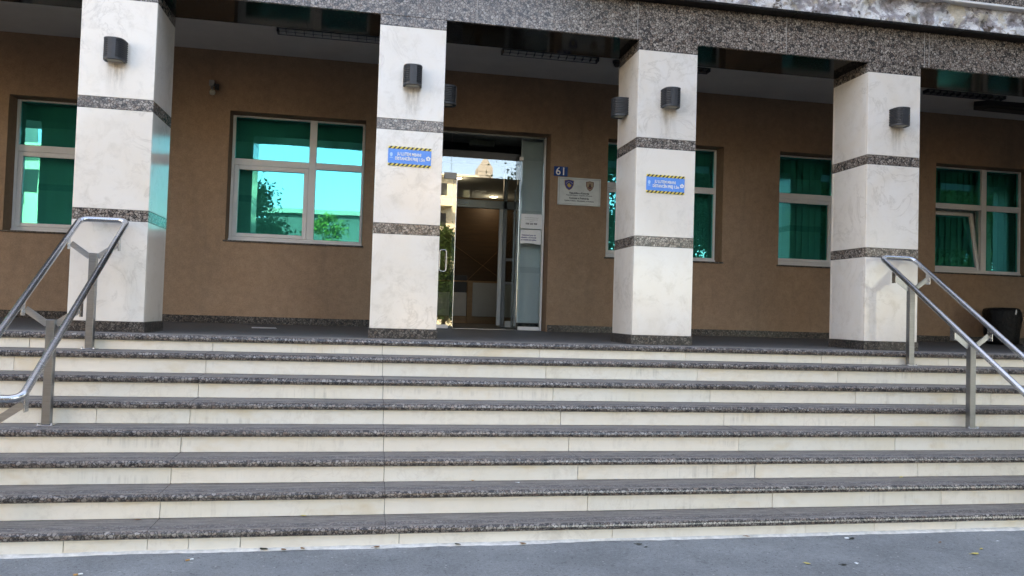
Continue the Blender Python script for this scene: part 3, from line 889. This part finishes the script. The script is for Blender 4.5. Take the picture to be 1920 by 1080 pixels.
# ---- stainless handrails: twin tubes closed by hairpins, on posts with V brackets
def handrail(xc, label):
    root = tag(empty('handrail', (xc, -1.1, tz(4))), label, 'handrail', 'handrails on the stairs')
    OFS = (xc, -1.1, tz(4)); hw = .187; sl = RS / T * 1.03
    def rz(y): return .822 + (y + .29) * sl
    yt, yb = -.085, -2.02
    pts = [(xc - hw, yt, rz(yt) - .02), (xc + hw, yt, rz(yt) - .02), (xc + hw, yb, rz(yb) + .015), (xc - hw, yb, rz(yb) + .015)]
    pts[0] = (xc - hw, yt, rz(yt)); pts[1] = (xc + hw, yt, rz(yt)); pts[2] = (xc + hw, yb, rz(yb)); pts[3] = (xc - hw, yb, rz(yb))
    ring = fillet(pts, .075, 8, True)
    obj('rail_tube', tube(BM(), ring, .0245, 16, True), M['steel'], root, True, off=OFS)
    for y, k in ((-.30, 1), (-1.10, 4), (-1.955, 7)):
        zt_ = rz(y) - .155; zb_ = tz(k)
        obj('post', bx(xc - .0285, xc + .0285, y - .0285, y + .0285, zb_ + .006, zt_, .003), M['steel_post'], root, off=OFS)
        bmb = BM()
        box(bmb, xc - .055, xc + .055, y - .05, y + .05, zb_ + .0008, zb_ + .0065, .001)
        obj('base_plate', bmb, M['steel'], root, off=OFS)
        for s in (-1, 1):
            bb = BM(); lathe(bb, [(.008, zb_ + .007), (.008, zb_ + .016), (.004, zb_ + .019)], 8, (xc + s * .045, y - .036)); obj('anchor_bolt', bb, M['steel'], root, off=OFS)
        for s in (-1, 1):
            b_ = BM(); bar(b_, (xc + s * .030, y, zt_ - .032), (xc + s * (hw - .010), y, rz(y) - .082), .007, .046, (0, 0, 1)); obj('bracket_arm', b_, M['steel_arm'], root, off=OFS)
            b_ = BM(); box(b_, xc + s * hw - .003 + s * .006, xc + s * hw + .003 + s * .006, y - .030, y + .030, rz(y) - .130, rz(y) - .018, .001); obj('bracket_plate', b_, M['steel'], root, off=OFS)
handrail(.287, 'left stainless steel handrail in front of the leftmost pillar')
handrail(7.895, 'right stainless steel handrail in front of the rightmost pillar')

# ---- blue distancing signs
def sign(cx, cz, label, tilt):
    r = tag(empty('distance_sign', (cx, -.004, cz)), label, 'sign', 'blue distancing signs on the pillars')
    w, h = .398, .182; y = -.0
    obj('panel', bx(-w / 2, w / 2, y - .0015, y + .0025, -h / 2 + .024, h / 2 - .024), M['sign_blue'], r)
    for s in (-1, 1):
        z0 = (h / 2 - .0235) if s > 0 else -h / 2; z1 = z0 + .0235
        obj('hazard_strip', bx(-w / 2, w / 2, y - .0015, y + .0025, z0, z1), M['sign_yellow'], r)
        b = BM(); n = 10; st = w / n
        for k in range(n):
            xa = -w / 2 + k * st
            pts = [(xa, z0), (xa + st * .5, z0), (min(w / 2, xa + st * 1.05), z1), (xa + st * .55, z1)]
            plate_xz(b, pts, y - .0026, y - .0017)
        obj('hazard_stripes', b, M['sign_black'], r)
    obj('lettering', text_mesh('JU LUTEM MBANI', .040, -.004, y - .0032, .021, bold=.0012, squeeze=.72), M['white_paint'], r)
    obj('lettering', text_mesh('DISTANCËN PREJ 1.5m', .040, .004, y - .0032, -.022, bold=.0012, squeeze=.70), M['white_paint'], r)
    # emblem left: small pale crest with a line of print below
    b = BM(); cx_, cz_ = -.170, .012
    plate_xz(b, [(cx_ + .014 * math.cos(a) * (1 if math.sin(a) > 0 else .9), cz_ + .020 * math.sin(a)) for a in [2 * math.pi * k / 12 for k in range(12)]], y - .003, y - .0017)
    box(b, cx_ - .014, cx_ + .014, y - .003, y - .0017, cz_ - .032, cz_ - .027)
    M.setdefault('pale_blue', plain('pale_blue_print', (.35, .58, .85), .5))
    obj('emblem', b, M['pale_blue'], r)
    # pictogram right: white pentagonal roundel with an open centre
    b = BM(); cx_, cz_ = .172, -.006; n = 15
    oo = [(cx_ + (.0205 + .003 * math.cos(5 * a)) * math.cos(a + math.pi / 2), cz_ + (.0205 + .003 * math.cos(5 * a)) * math.sin(a + math.pi / 2)) for a in [2 * math.pi * k / n for k in range(n)]]
    ii = [(cx_ + .007 * math.cos(2 * math.pi * k / n + math.pi / 2), cz_ + .007 * math.sin(2 * math.pi * k / n + math.pi / 2)) for k in range(n)]
    vo = [b.verts.new((x, y - .003, z)) for x, z in oo]; vi = [b.verts.new((x, y - .003, z)) for x, z in ii]
    for k in range(n): b.faces.new((vo[k], vo[(k + 1) % n], vi[(k + 1) % n], vi[k]))
    obj('pictogram', b, M['white_paint'], r)
    r.rotation_euler = (0, math.radians(tilt), 0)
sign(2.862, 1.690, 'blue distancing sign with hazard stripes on the pillar left of the door', .6)
sign(5.378, 1.586, 'blue distancing sign with hazard stripes on the pillar right of the door', .4)

# ---- house number and plaque
r = tag(empty('house_number_plate', (5.047, YW - .006, 2.216)), 'small blue enamel house number plate reading 61 beside the door', 'number plate')
obj('plate', bx(-.097, .097, -.004, .005, -.066, .066, .003), M['number_blue'], r)
obj('lettering', text_mesh('61', .150, 0, -.0052, -.004, bold=.001), M['white_paint'], r)
r = tag(empty('municipal_plaque', (5.312, YW - .012, 1.950)), 'pale municipal plaque with two crests and dark lettering beside the door', 'plaque')
obj('board', bx(-.303, .303, -.006, .010, -.190, .190, .004), M['plaque'], r)
b = BM()
for q in ((-.285, .285, .168, .172), (-.285, .285, -.172, -.168), (-.285, -.281, -.168, .168), (.281, .285, -.168, .168)): box(b, q[0], q[1], -.0075, -.0062, q[2], q[3])
obj('border_line', b, M['alu_grey'], r)
for sx, sz in ((-.288, .176), (.288, .176), (-.288, -.176), (.288, -.176)):
    b = BM(); lathe(b, [(.006, 0), (.005, .003)], 10); o = obj('screw', b, M['alu_grey'], r); o.rotation_euler = (math.radians(90), 0, 0); o.location = (sx, -.0062, sz)
def shield(cx, cz, w, h, y):
    pts = [(cx - w / 2, cz + h * .42), (cx - w * .25, cz + h * .46), (cx, cz + h * .5), (cx + w * .25, cz + h * .46), (cx + w / 2, cz + h * .42), (cx + w * .48, cz), (cx + w * .30, cz - h * .32), (cx, cz - h * .5), (cx - w * .30, cz - h * .32), (cx - w * .48, cz)]
    return plate_xz(BM(), pts, y, y + .001)
obj('crest_edge', shield(-.147, .085, .136, .150, -.0078), M['gold'], r)
c1 = obj('crest', shield(-.147, .085, .126, .140, -.0092), M['crest_blue'], r)
obj('crest_emblem', plate_xz(BM(), [(-.147 + dx, .080 + dz) for dx, dz in ((-.030, .002), (-.012, .026), (.004, .030), (.012, .014), (.030, .004), (.024, -.016), (.004, -.030), (-.014, -.022))], -.0104, -.0094), M['gold'], r)
b = BM()
for k in range(6):
    a = math.radians(150 - k * 24); X, Z = -.147 + .047 * math.cos(a), .088 + .040 * math.sin(a)
    plate_xz(b, [(X + .0065 * (1 if q % 2 == 0 else .42) * math.sin(math.pi * q / 5), Z + .0065 * (1 if q % 2 == 0 else .42) * math.cos(math.pi * q / 5)) for q in range(10)], -.0104, -.0094)
obj('crest_stars', b, M['white_paint'], r)
obj('crest_edge', shield(.147, .082, .112, .140, -.0078), M['crest_red'], r)
obj('crest', shield(.147, .082, .094, .122, -.0092), M['crest_tan'], r)
obj('crest_emblem', plate_xz(BM(), [(.147 + dx, .080 + dz) for dx, dz in ((-.030, -.016), (-.012, .004), (-.010, .036), (.010, .036), (.012, .004), (.030, -.016), (.016, -.036), (-.016, -.036))], -.0104, -.0094), M['crest_red'], r)
b = BM(); plate_xz(b, [(.147 + .014 * math.cos(a), .086 + .012 * math.sin(a)) for a in [2 * math.pi * k / 10 for k in range(10)]], -.0114, -.0106); obj('crest_emblem', b, M['leaf_dark'], r)
for s_, sz_, z_, bo in (('Republika e Kosovës', .034, -.022, .0012), ('Republika Kosovo - Republic of Kosovo', .023, -.052, .0006), ('Komuna e Prishtinës', .034, -.092, .0012), ('Opština Priština - Municipality of Prishtina', .025, -.128, .0006)):
    obj('lettering', text_mesh(s_, sz_, 0, -.0075, z_, bold=bo, squeeze=.98), M['ink'], r)

# ---- notices on the side light
r = tag(empty('paper_notice', (4.710, YG - .003, 1.540)), 'upper white paper notice taped to the glass right of the door opening', 'notice', 'paper notices on the glass')
obj('sheet', bx(-.148, .148, -.0008, .0008, -.102, .102), M['paper'], r)
for i, (s_, z_, sz_) in enumerate((('Për çdo informatë shtesë', .050, .019), ('ju lutem kontaktoni në', .024, .019), ('numrin', -.002, .019))): obj('lettering', text_mesh(s_, sz_, .0, -.0012, z_), M['alu_grey'], r)
obj('lettering', text_mesh('038 230 900', .032, .0, -.0012, -.035, bold=.0012), M['ink'], r)
r = tag(empty('paper_notice', (4.706, YG - .003, 1.325)), 'lower torn paper notice with blue lettering below the upper notice on the glass', 'notice', 'paper notices on the glass')
obj('sheet', plate_xz(BM(), [(-.143, .098), (.143, .100), (.146, -.100), (.07, -.098), (.035, -.088), (.028, -.076), (.018, -.090), (-.085, -.088), (-.105, -.096), (-.150, -.095)], -.0008, .0008), M['paper'], r)
for s_, z_ in (('Ndalohet hyrja në', .022), ('objektin e Komunës', -.010), ('pa maskë mbrojtëse', -.042)): obj('lettering', text_mesh(s_, .029, -.030, -.0012, z_, bold=.0011, squeeze=.92), M['ink_blue'], r)

# ---- ceiling fluorescent fittings
def fluo(xa, xb, yc, label, dark=False):
    r = tag(empty('louvre_ceiling_light', ((xa + xb) / 2, yc, ZCEIL)), label, 'ceiling light', 'unlit louvre lights on the porch ceiling')
    hw, hx = .055, (xb - xa) / 2
    b = BM(); box(b, -hx, hx, -hw, -hw + .006, -.012, -.0005); box(b, -hx, hx, hw - .006, hw, -.050, -.0005); box(b, -hx, -hx + .02, -hw + .0065, hw - .0065, -.046, -.0005); box(b, hx - .02, hx, -hw + .0065, hw - .0065, -.046, -.0005)
    obj('housing', b, M['lamp_black'], r)
    b = BM(); bar(b, (-hx + .022, hw - .014, -.026), (hx - .022, hw - .014, -.026), .003, .040, (0, .06, 1)); obj('side_reflector', b, M['white_paint'] if not dark else M['alu_grey'], r)  # white stands in for the bright outside mirrored in polished metal
    b = BM(); box(b, -hx + .021, hx - .021, -hw + .007, hw - .007, -.006, -.001); obj('reflector', b, M['white_paint'] if not dark else M['alu_grey'], r)
    for s in (-1, 1):
        b = BM(); tube(b, [(-hx + .03, s * .016, -.014), (hx - .03, s * .016, -.014)], .006, 10); obj('tube', b, M['white_paint'] if not dark else M['alu_grey'], r, True)
    n = 12
    for k in range(1, n):
        x = -hx + 2 * hx * k / n
        obj('louvre', bx(x - .002, x + .002, -hw + .007, hw - .020, -.044, -.008), M['lamp_black'], r)
    obj('lower_rib', bx(-hx + .021, hx - .021, -hw + .007, -hw + .011, -.045, -.041), M['lamp_black'], r)
fluo(1.385, 2.605, 1.99, 'unlit louvre light on the porch ceiling between the two left pillars')
fluo(4.02, 5.24, 1.99, 'louvre ceiling light above the entrance, seen mirrored in the door glass')
fluo(9.86, 11.08, 2.00, 'unlit dark louvre light on the porch ceiling right of the rightmost pillar', True)
fluo(5.56, 6.72, 2.00, 'unlit louvre light half hidden behind the pillar right of the door', True)
# dark fabric duct hanging near the right louvre light
r = tag(empty('ceiling_vent_box', (11.3, 2.35, ZCEIL)), 'flat dark box fixed to the porch ceiling beside the right louvre light', 'vent box')
b = BM(); v = [(-.42, -.05), (-.30, -.16), (.60, -.20), (.62, .14), (-.28, .12)]
extrude_z(b, v, -.07, -.0008); obj('box', b, M['black'], r)
b = BM(); box(b, -.2, .5, -.08, .04, -.078, -.0705); obj('grille', b, M['lamp_black'], r)
# small dome camera by the cap of the pillar right of the door
r = tag(empty('dome_camera', (5.49, 2.0, ZCEIL)), 'small black dome camera on the porch ceiling behind the pillar right of the door', 'camera')
b = BM(); lathe(b, [(.055, -.03), (.058, -.001)], 20); obj('base', b, M['lamp_black'], r, True)
b = BM(); lathe(b, [(.004, -.085), (.026, -.078), (.042, -.058), (.047, -.031)], 20); obj('dome', b, M['black'], r, True)
# ---- bare lamp holder on the wall
r = tag(empty('wall_lamp_holder', (.515, YW - .001, 2.985)), 'small bare lamp holder on the dark wall above the second window', 'lamp holder')
obj('junction_box', bx(-.042, .022, -.045, 0, .015, .090, .006), M['alu_grey'], r)
b = BM(); tube(b, fillet([(-.005, -.03, .015), (-.005, -.06, -.01), (.01, -.085, -.05)], .02), .016, 10); obj('arm', b, M['alu_grey'], r, True)
b = BM(); lathe(b, [(.012, -.115), (.033, -.105), (.036, -.075), (.022, -.050)], 16, (.014, -.088)); obj('bulb', b, M['lens'], r, True)
obj('bracket', bx(.03, .075, -.05, 0, -.03, .045, .004), M['lamp_black'], r)

# ---- black rubbish bin with a bag
bx_, by_ = 11.56, 2.50
r = tag(empty('rubbish_bin', (bx_, by_, .028)), 'black rubbish bin lined with a glossy bin bag against the wall at the far right', 'bin')
b = BM(); lathe(b, [(.165, .0), (.175, .02), (.205, .42), (.20, .43)], 28); obj('bin_body', b, M['black'], r, True)
def wob(a, z): return 1 + .035 * math.sin(7 * a + z * 20) + .03 * noise.noise(Vector((math.cos(a) * 3, math.sin(a) * 3, z * 9)))
b = BM(); lathe(b, [(.196, .012), (.210, .06), (.222, .16), (.234, .27), (.243, .36), (.243, .45), (.232, .505), (.200, .528), (.10, .535), (.02, .53)], 40, wob=wob); obj('bin_bag', b, M['plastic_bag'], r, True)
b = BM(); plate_xz(b, [(-.02, .44), (.0, .43), (.012, .47), (.006, .512), (-.008, .50)], -.252, -.2495); obj('torn_tag', b, M['paper'], r)

# ---- sheet of card on the porch floor
r = obj('floor_card', bx(-.13, .13, -.15, .15, 0, .002), M['white_alu']); r.location = (1.40, 1.78, .0185); r.rotation_euler = (math.radians(.5), 0, .15)
tag(r, 'pale flat card lying on the porch floor below the second window', 'card')

# ================================================================== LITTER
def leaf_mesh(L=.06, w=.028, curl=.3, seed=0):
    rr = random.Random(seed); b = BM(); n = 7; rows = []
    for i in range(n):
        t = i / (n - 1); hw = w * math.sin(math.pi * min(.97, t * .94 + .05)) ** .8 * (1 + rr.uniform(-.12, .12)); x = (t - .5) * L
        zc = curl * L * (t - .5) ** 2 * 2
        rows.append([b.verts.new((x, -hw, zc + curl * hw * .9 + .003)), b.verts.new((x, 0, zc + .002)), b.verts.new((x, hw, zc + curl * hw * .6 + .003))])
    for A, B in zip(rows, rows[1:]):
        for k in range(2): b.faces.new((A[k], B[k], B[k + 1], A[k + 1]))
    tube(b, [(-L / 2, 0, curl * L * .5 + .002), (-L * .62, .004, .004), (-L * .8, .01, .002)], .0014, 5)
    return b
leaves = [(1.937, -2.056, 0, 'leaf_dark', .075, 'dark crumpled leaf by the cement edge, left part of the pavement'),
          (2.06, -2.075, 0, 'leaf_brown', .05, 'first small brown leaf right of the dark crumpled leaf by the cement edge'),
          (2.175, -2.06, 0, 'leaf_brown', .045, 'second small brown leaf right of the dark crumpled leaf by the cement edge'),
          (2.642, -2.072, 0, 'leaf_brown', .055, 'brown leaf on the cement edge below the pillar left of the door'),
          (3.173, -2.066, 0, 'leaf_dark', .06, 'long dark leaf on the cement edge below the doorway'),
          (3.61, -2.087, 0, 'leaf_brown', .055, 'brown leaf on the cement edge right of the long dark leaf'),
          (4.403, -2.148, 0, 'leaf_dark', .055, 'larger of two dark leaves on the pavement below the door plaque'),
          (4.433, -2.21, 0, 'leaf_dark', .03, 'smaller of two dark leaves on the pavement below the door plaque'),
          (5.361, -2.637, 0, 'leaf_yellow', .05, 'small yellow leaf on the pavement near the bottom edge right of centre'),
          (5.59, -2.681, 0, 'leaf_dark', .05, 'dark green leaf between the yellow leaf and the white scrap on the pavement'),
          (6.66, -2.563, 0, 'leaf_yellow', .065, 'larger yellow leaf on the pavement at lower right'),
          (6.795, -2.466, 0, 'leaf_yellow', .035, 'smaller yellow leaf just behind the larger yellow leaf at lower right'),
          (6.004, -2.16, 0, 'leaf_dark', .06, 'dark leaf by the cement edge below the right window'),
          (6.609, -2.298, 0, 'leaf_brown', .03, 'tiny reddish leaf on the pavement at right'),
          (5.244, -2.062, 0, 'leaf_brown', .05, 'brown leaf on the cement edge below the pillar right of the door'),
          (1.117, -1.812, 7, 'leaf_brown', .05, 'brown leaf lying on the lowest tread at left'),
          (2.155, -1.79, 7, 'leaf_yellow', .045, 'pale yellow leaf lying on the lowest tread left of centre'),
          (6.856, -1.556, 6, 'leaf_yellow', .05, 'yellow leaf lying on the second tread from the bottom at right'),
          (4.936, -1.432, 5, 'leaf_dark', .03, 'tiny dark leaf on the third tread from the bottom right of centre')]
for i, (x, y, k, m, L, lab) in enumerate(leaves):
    z = tz(k) + .001 if k else ground_z(x, y) + .002
    if not k and y > -2.1: z += .006
    o = tag(obj('fallen_leaf', leaf_mesh(L * .8, L * .30, .18, i), M[m], smooth=True), lab, 'leaf', 'fallen leaves')
    o.location = (x, y, z); o.rotation_euler = (0, 0, random.uniform(-1, 1))
for x, y, a, lab in ((.965, -2.403, .3, 'cigarette butt on the pavement at the bottom left corner'), (1.521, -2.204, .6, 'cigarette butt on the pavement nearest the lowest step at left')):
    r = tag(empty('cigarette_butt', (x, y, ground_z(x, y) + .0065)), lab, 'cigarette butt', 'cigarette butts'); r.rotation_euler = (0, 0, a)
    obj('filter', tube(BM(), [(-.022, 0, 0), (.002, 0, 0)], .0042, 10), M['filter'], r, True)
    obj('paper_end', tube(BM(), [(.0022, 0, 0), (.024, .001, 0), (.026, .001, -.001)], .0042, 10, radii=[.0042, .004, .0025]), M['paper'], r, True)
scraps = [(5.689, -2.669, 0, 'white paper scrap on the pavement beside the dark green leaf'), (5.971, -2.149, 0, 'white paper scrap by the cement edge next to the dark leaf'),
          (7.06, -2.319, 0, 'white paper scrap at the right edge of the pavement'), (.288, -.456, 2, 'white paper scrap on the upper left steps under the handrail'),
          (3.653, -1.613, 6, 'tiny white scrap on the second tread from the bottom below the doorway'), (4.438, -1.531, 6, 'white scrap at the back of the second tread below the plaque'),
          (5.89, -1.53, 6, 'white scrap at the back of the second tread at right'), (3.336, -1.53, 6, 'orange and white scrap at the back of the second tread near the centre')]
for i, (x, y, k, lab) in enumerate(scraps):
    rr = random.Random(40 + i); b = BM(); n = 7
    ring = [(rr.uniform(.008, .016) * 1.5 * math.cos(2 * math.pi * q / n), rr.uniform(.007, .014) * math.sin(2 * math.pi * q / n), rr.uniform(.001, .008)) for q in range(n)]
    top = b.verts.new((0, 0, .007)); vs2 = [b.verts.new(p) for p in ring]
    for q in range(n): b.faces.new((top, vs2[q], vs2[(q + 1) % n]))
    o = tag(obj('paper_scrap', b, M['paper'] if 'orange' not in lab else M['filter']), lab, 'paper scrap', 'paper scraps on the steps and pavement')
    o.location = (x, y, (tz(k) + .0015) if k else ground_z(x, y) + .003)

# ================================================================== ACROSS THE STREET (seen mirrored in the glass, or added to shape the light)
def tree(name, label, base, hgt, crown, nclump, nleaf, leaf, mat, seed, spread=.55, group='street trees opposite'):
    rr = random.Random(seed)
    r = tag(empty(name, base), label, 'tree', group)
    cz = hgt - crown[2]
    tips = []
    for _ in range(nclump):
        while True:
            p = Vector((rr.uniform(-1, 1), rr.uniform(-1, 1), rr.uniform(-1, 1)))
            if .25 < p.length < 1: break
        tips.append(Vector((p.x * crown[0], p.y * crown[1], cz + p.z * crown[2])))
    b = BM(); tr = .035 * hgt * .55
    tube(b, [(0, 0, -.1), (.05, .02, cz * .4), (0, .05, cz * .8), (.1, 0, cz + crown[2] * .5)], tr, 10, radii=[tr * 1.25, tr, tr * .8, tr * .25])
    for t in tips[:int(nclump * .6)]:
        s = Vector((0, .03, rr.uniform(cz * .55, cz * 1.05))); m_ = (s + t) / 2 + Vector((0, 0, .12 * hgt * rr.uniform(-.2, .6)))
        tube(b, [s, m_, t], .05, 6, radii=[tr * .32, tr * .2, .012])
    obj('trunk', b, M['bark'], r, True)
    vs3, fs3 = [], []
    for t in tips:
        cr = rr.uniform(.5, 1.0) * spread * crown[0] * .62
        for _ in range(nleaf):
            q = Vector((rr.gauss(0, .5), rr.gauss(0, .5), rr.gauss(0, .38))) * cr + t
            d = Vector((rr.uniform(-1, 1), rr.uniform(-1, 1), rr.uniform(-.8, .3))).normalized(); s = d.orthogonal().normalized()
            s.rotate(Matrix.Rotation(rr.uniform(0, 6.28), 3, d)); L = leaf * rr.uniform(.7, 1.3)
            i = len(vs3)
            vs3 += [q - d * L, q + s * L * .45, q + d * L, q - s * L * .45]; fs3.append((i, i + 1, i + 2, i + 3))
    me = bpy.data.meshes.new('crown'); me.from_pydata([tuple(v) for v in vs3], [], fs3); me.materials.append(mat)
    o = bpy.data.objects.new('crown', me); COL.objects.link(o); o.parent = r
gz = -1.33
tree('broad_tree', 'large dark leafy tree opposite the door, mirrored in the right windows', (12.5, -12.0, gz), 12.5, (5.4, 4.0, 4.6), 95, 900, .095, M['foliage'], 11)
tree('broad_tree', 'large dark leafy tree further right across the street, mirrored in the far right window', (20.5, -14.0, gz), 12.0, (5.0, 4.0, 4.8), 50, 1000, .095, M['foliage'], 12)
tree('broad_tree', 'large leafy tree at the far right across the street, mirrored in the tilted sash', (29.0, -15.0, gz), 11.5, (5.0, 4.0, 4.6), 50, 1000, .095, M['foliage'], 13)
tree('broad_tree', 'dark tree across the street mirrored in the lower part of the second window', (-2.75, -11.0, gz), 6.2, (2.5, 2.0, 2.65), 125, 520, .075, M['foliage'], 14)
tree('broad_tree', 'tall tree beyond the frame, added right of the porch to block sky light', (20.0, -6.0, gz), 13.5, (5.2, 4.6, 5.4), 50, 1000, .095, M['foliage'], 21)  # extra tree, added to darken the pillar faces turned right
tree('broad_tree', 'tall tree beyond the frame, added behind the other right hand trees to block sky light', (27.5, -7.5, gz), 14.0, (5.2, 4.6, 5.6), 50, 1000, .095, M['foliage'], 22)  # second extra tree, added to cut sky light from the right
tree('broad_tree', 'green tree in front of the pale apartment block, mirrored in the glass door leaf', (7.9, -42, gz), 7.6, (3.4, 2.6, 3.4), 60, 500, .11, M['foliage'], 31)
tree('young_tree', 'sunlit young tree mirrored low in the second window', (.9, -19.0, gz), 5.3, (1.0, 1.0, 1.6), 18, 130, .085, M['foliage_lt'], 15, .8)

# grey panelled hall
hall = tag(empty('panelled_hall', (3.0, -24, gz)), 'low grey panelled hall across the street, mirrored in the second window', 'building')
HO = (3.0, -24, gz)
M['hall'] = plain('grey_sheet_cladding', (.085, .10, .10), .7, var=.1, vs=1)
for i in range(6):
    obj('cladding_panel', bx(-2.0 + i * .9 + .015, -2.0 + (i + 1) * .9 - .015, -22.03, -22.0, gz, 4.35), M['hall'], hall, off=HO)
obj('hall_body', bx(-2.0, 3.4, -28, -22.031, gz, 4.40), M['hall'], hall, off=HO)
obj('roof_edge', bx(-2.15, 3.55, -28.2, -21.85, 4.401, 4.62), M['upper'], hall, off=HO)
obj('canopy', bx(.5, 3.4, -21.999, -20.6, 2.85, 3.0), M['white_paint'], hall, off=HO)

def apartment(x0, x1, y, z1, floors, bays, col, label, depth=10):
    r = tag(empty('apartment_block', ((x0 + x1) / 2, y, gz)), label, 'building', 'apartment blocks across the street'); O = ((x0 + x1) / 2, y, gz)
    m = plain('sunlit_render', col, .85, var=.08, vs=.6)
    obj('wall', bx(x0, x1, y - depth, y, gz, z1), m, r, off=O)
    obj('roof_slab', bx(x0 - .3, x1 + .3, y - depth - .3, y + .5, z1 + .002, z1 + .3), m, r, off=O)
    fh = (z1 - gz) / floors; bw = (x1 - x0) / bays
    for f in range(floors):
        zf = gz + f * fh
        for k in range(bays):
            xa = x0 + k * bw
            if k % 2 == 0 and f:
                obj('balcony_slab', bx(xa + .1, xa + bw - .1, y + .002, y + 1.3, zf, zf + .15), m, r, off=O)
                obj('balcony_parapet', bx(xa + .1, xa + bw - .1, y + 1.2, y + 1.28, zf + .151, zf + .95), m, r, off=O)
                obj('balcony_door', bx(xa + bw * .28, xa + bw * .72, y + .002, y + .05, zf + .16, zf + 2.3), M['black'], r, off=O)
            else:
                obj('window', bx(xa + bw * .3, xa + bw * .7, y + .002, y + .05, zf + .95, zf + 2.25), M['black'], r, off=O)
apartment(-24, -11, -34, 8.6, 3, 6, (.68, .58, .42), 'sunlit ochre apartment block with balconies, mirrored in the leftmost window')
apartment(-52, -18.5, -30, 15, 5, 9, (.64, .58, .50), 'tall sunlit sandy block beyond the frame at the left, added for warm bounce light')  # unseen block added to bounce warm sunlight onto the pillars' left faces
apartment(4, 12.2, -60, 13.0, 5, 4, (.76, .66, .48), 'sunlit pale apartment block with balconies, mirrored in the glass door')
twr = tag(empty('gabled_tower', (13.2, -62, gz)), 'slim pale gabled tower rising behind the street, mirrored in the door transom', 'tower')
TO = (13.2, -62, gz)
M['tower'] = plain('weathered_boarding', (.36, .33, .30), .85, var=.15, vs=3)
obj('shaft', plate_xz(BM(), [(12.5, gz), (13.95, gz), (13.95, 14.2), (13.23, 15.3), (12.5, 14.2)], -62, -60), M['tower'], twr, off=TO)
for i in range(10): obj('board', bx(12.49, 13.96, -59.99, -59.95, 10.4 + i * .38, 10.4 + i * .38 + .34), M['tower'], twr, off=TO)
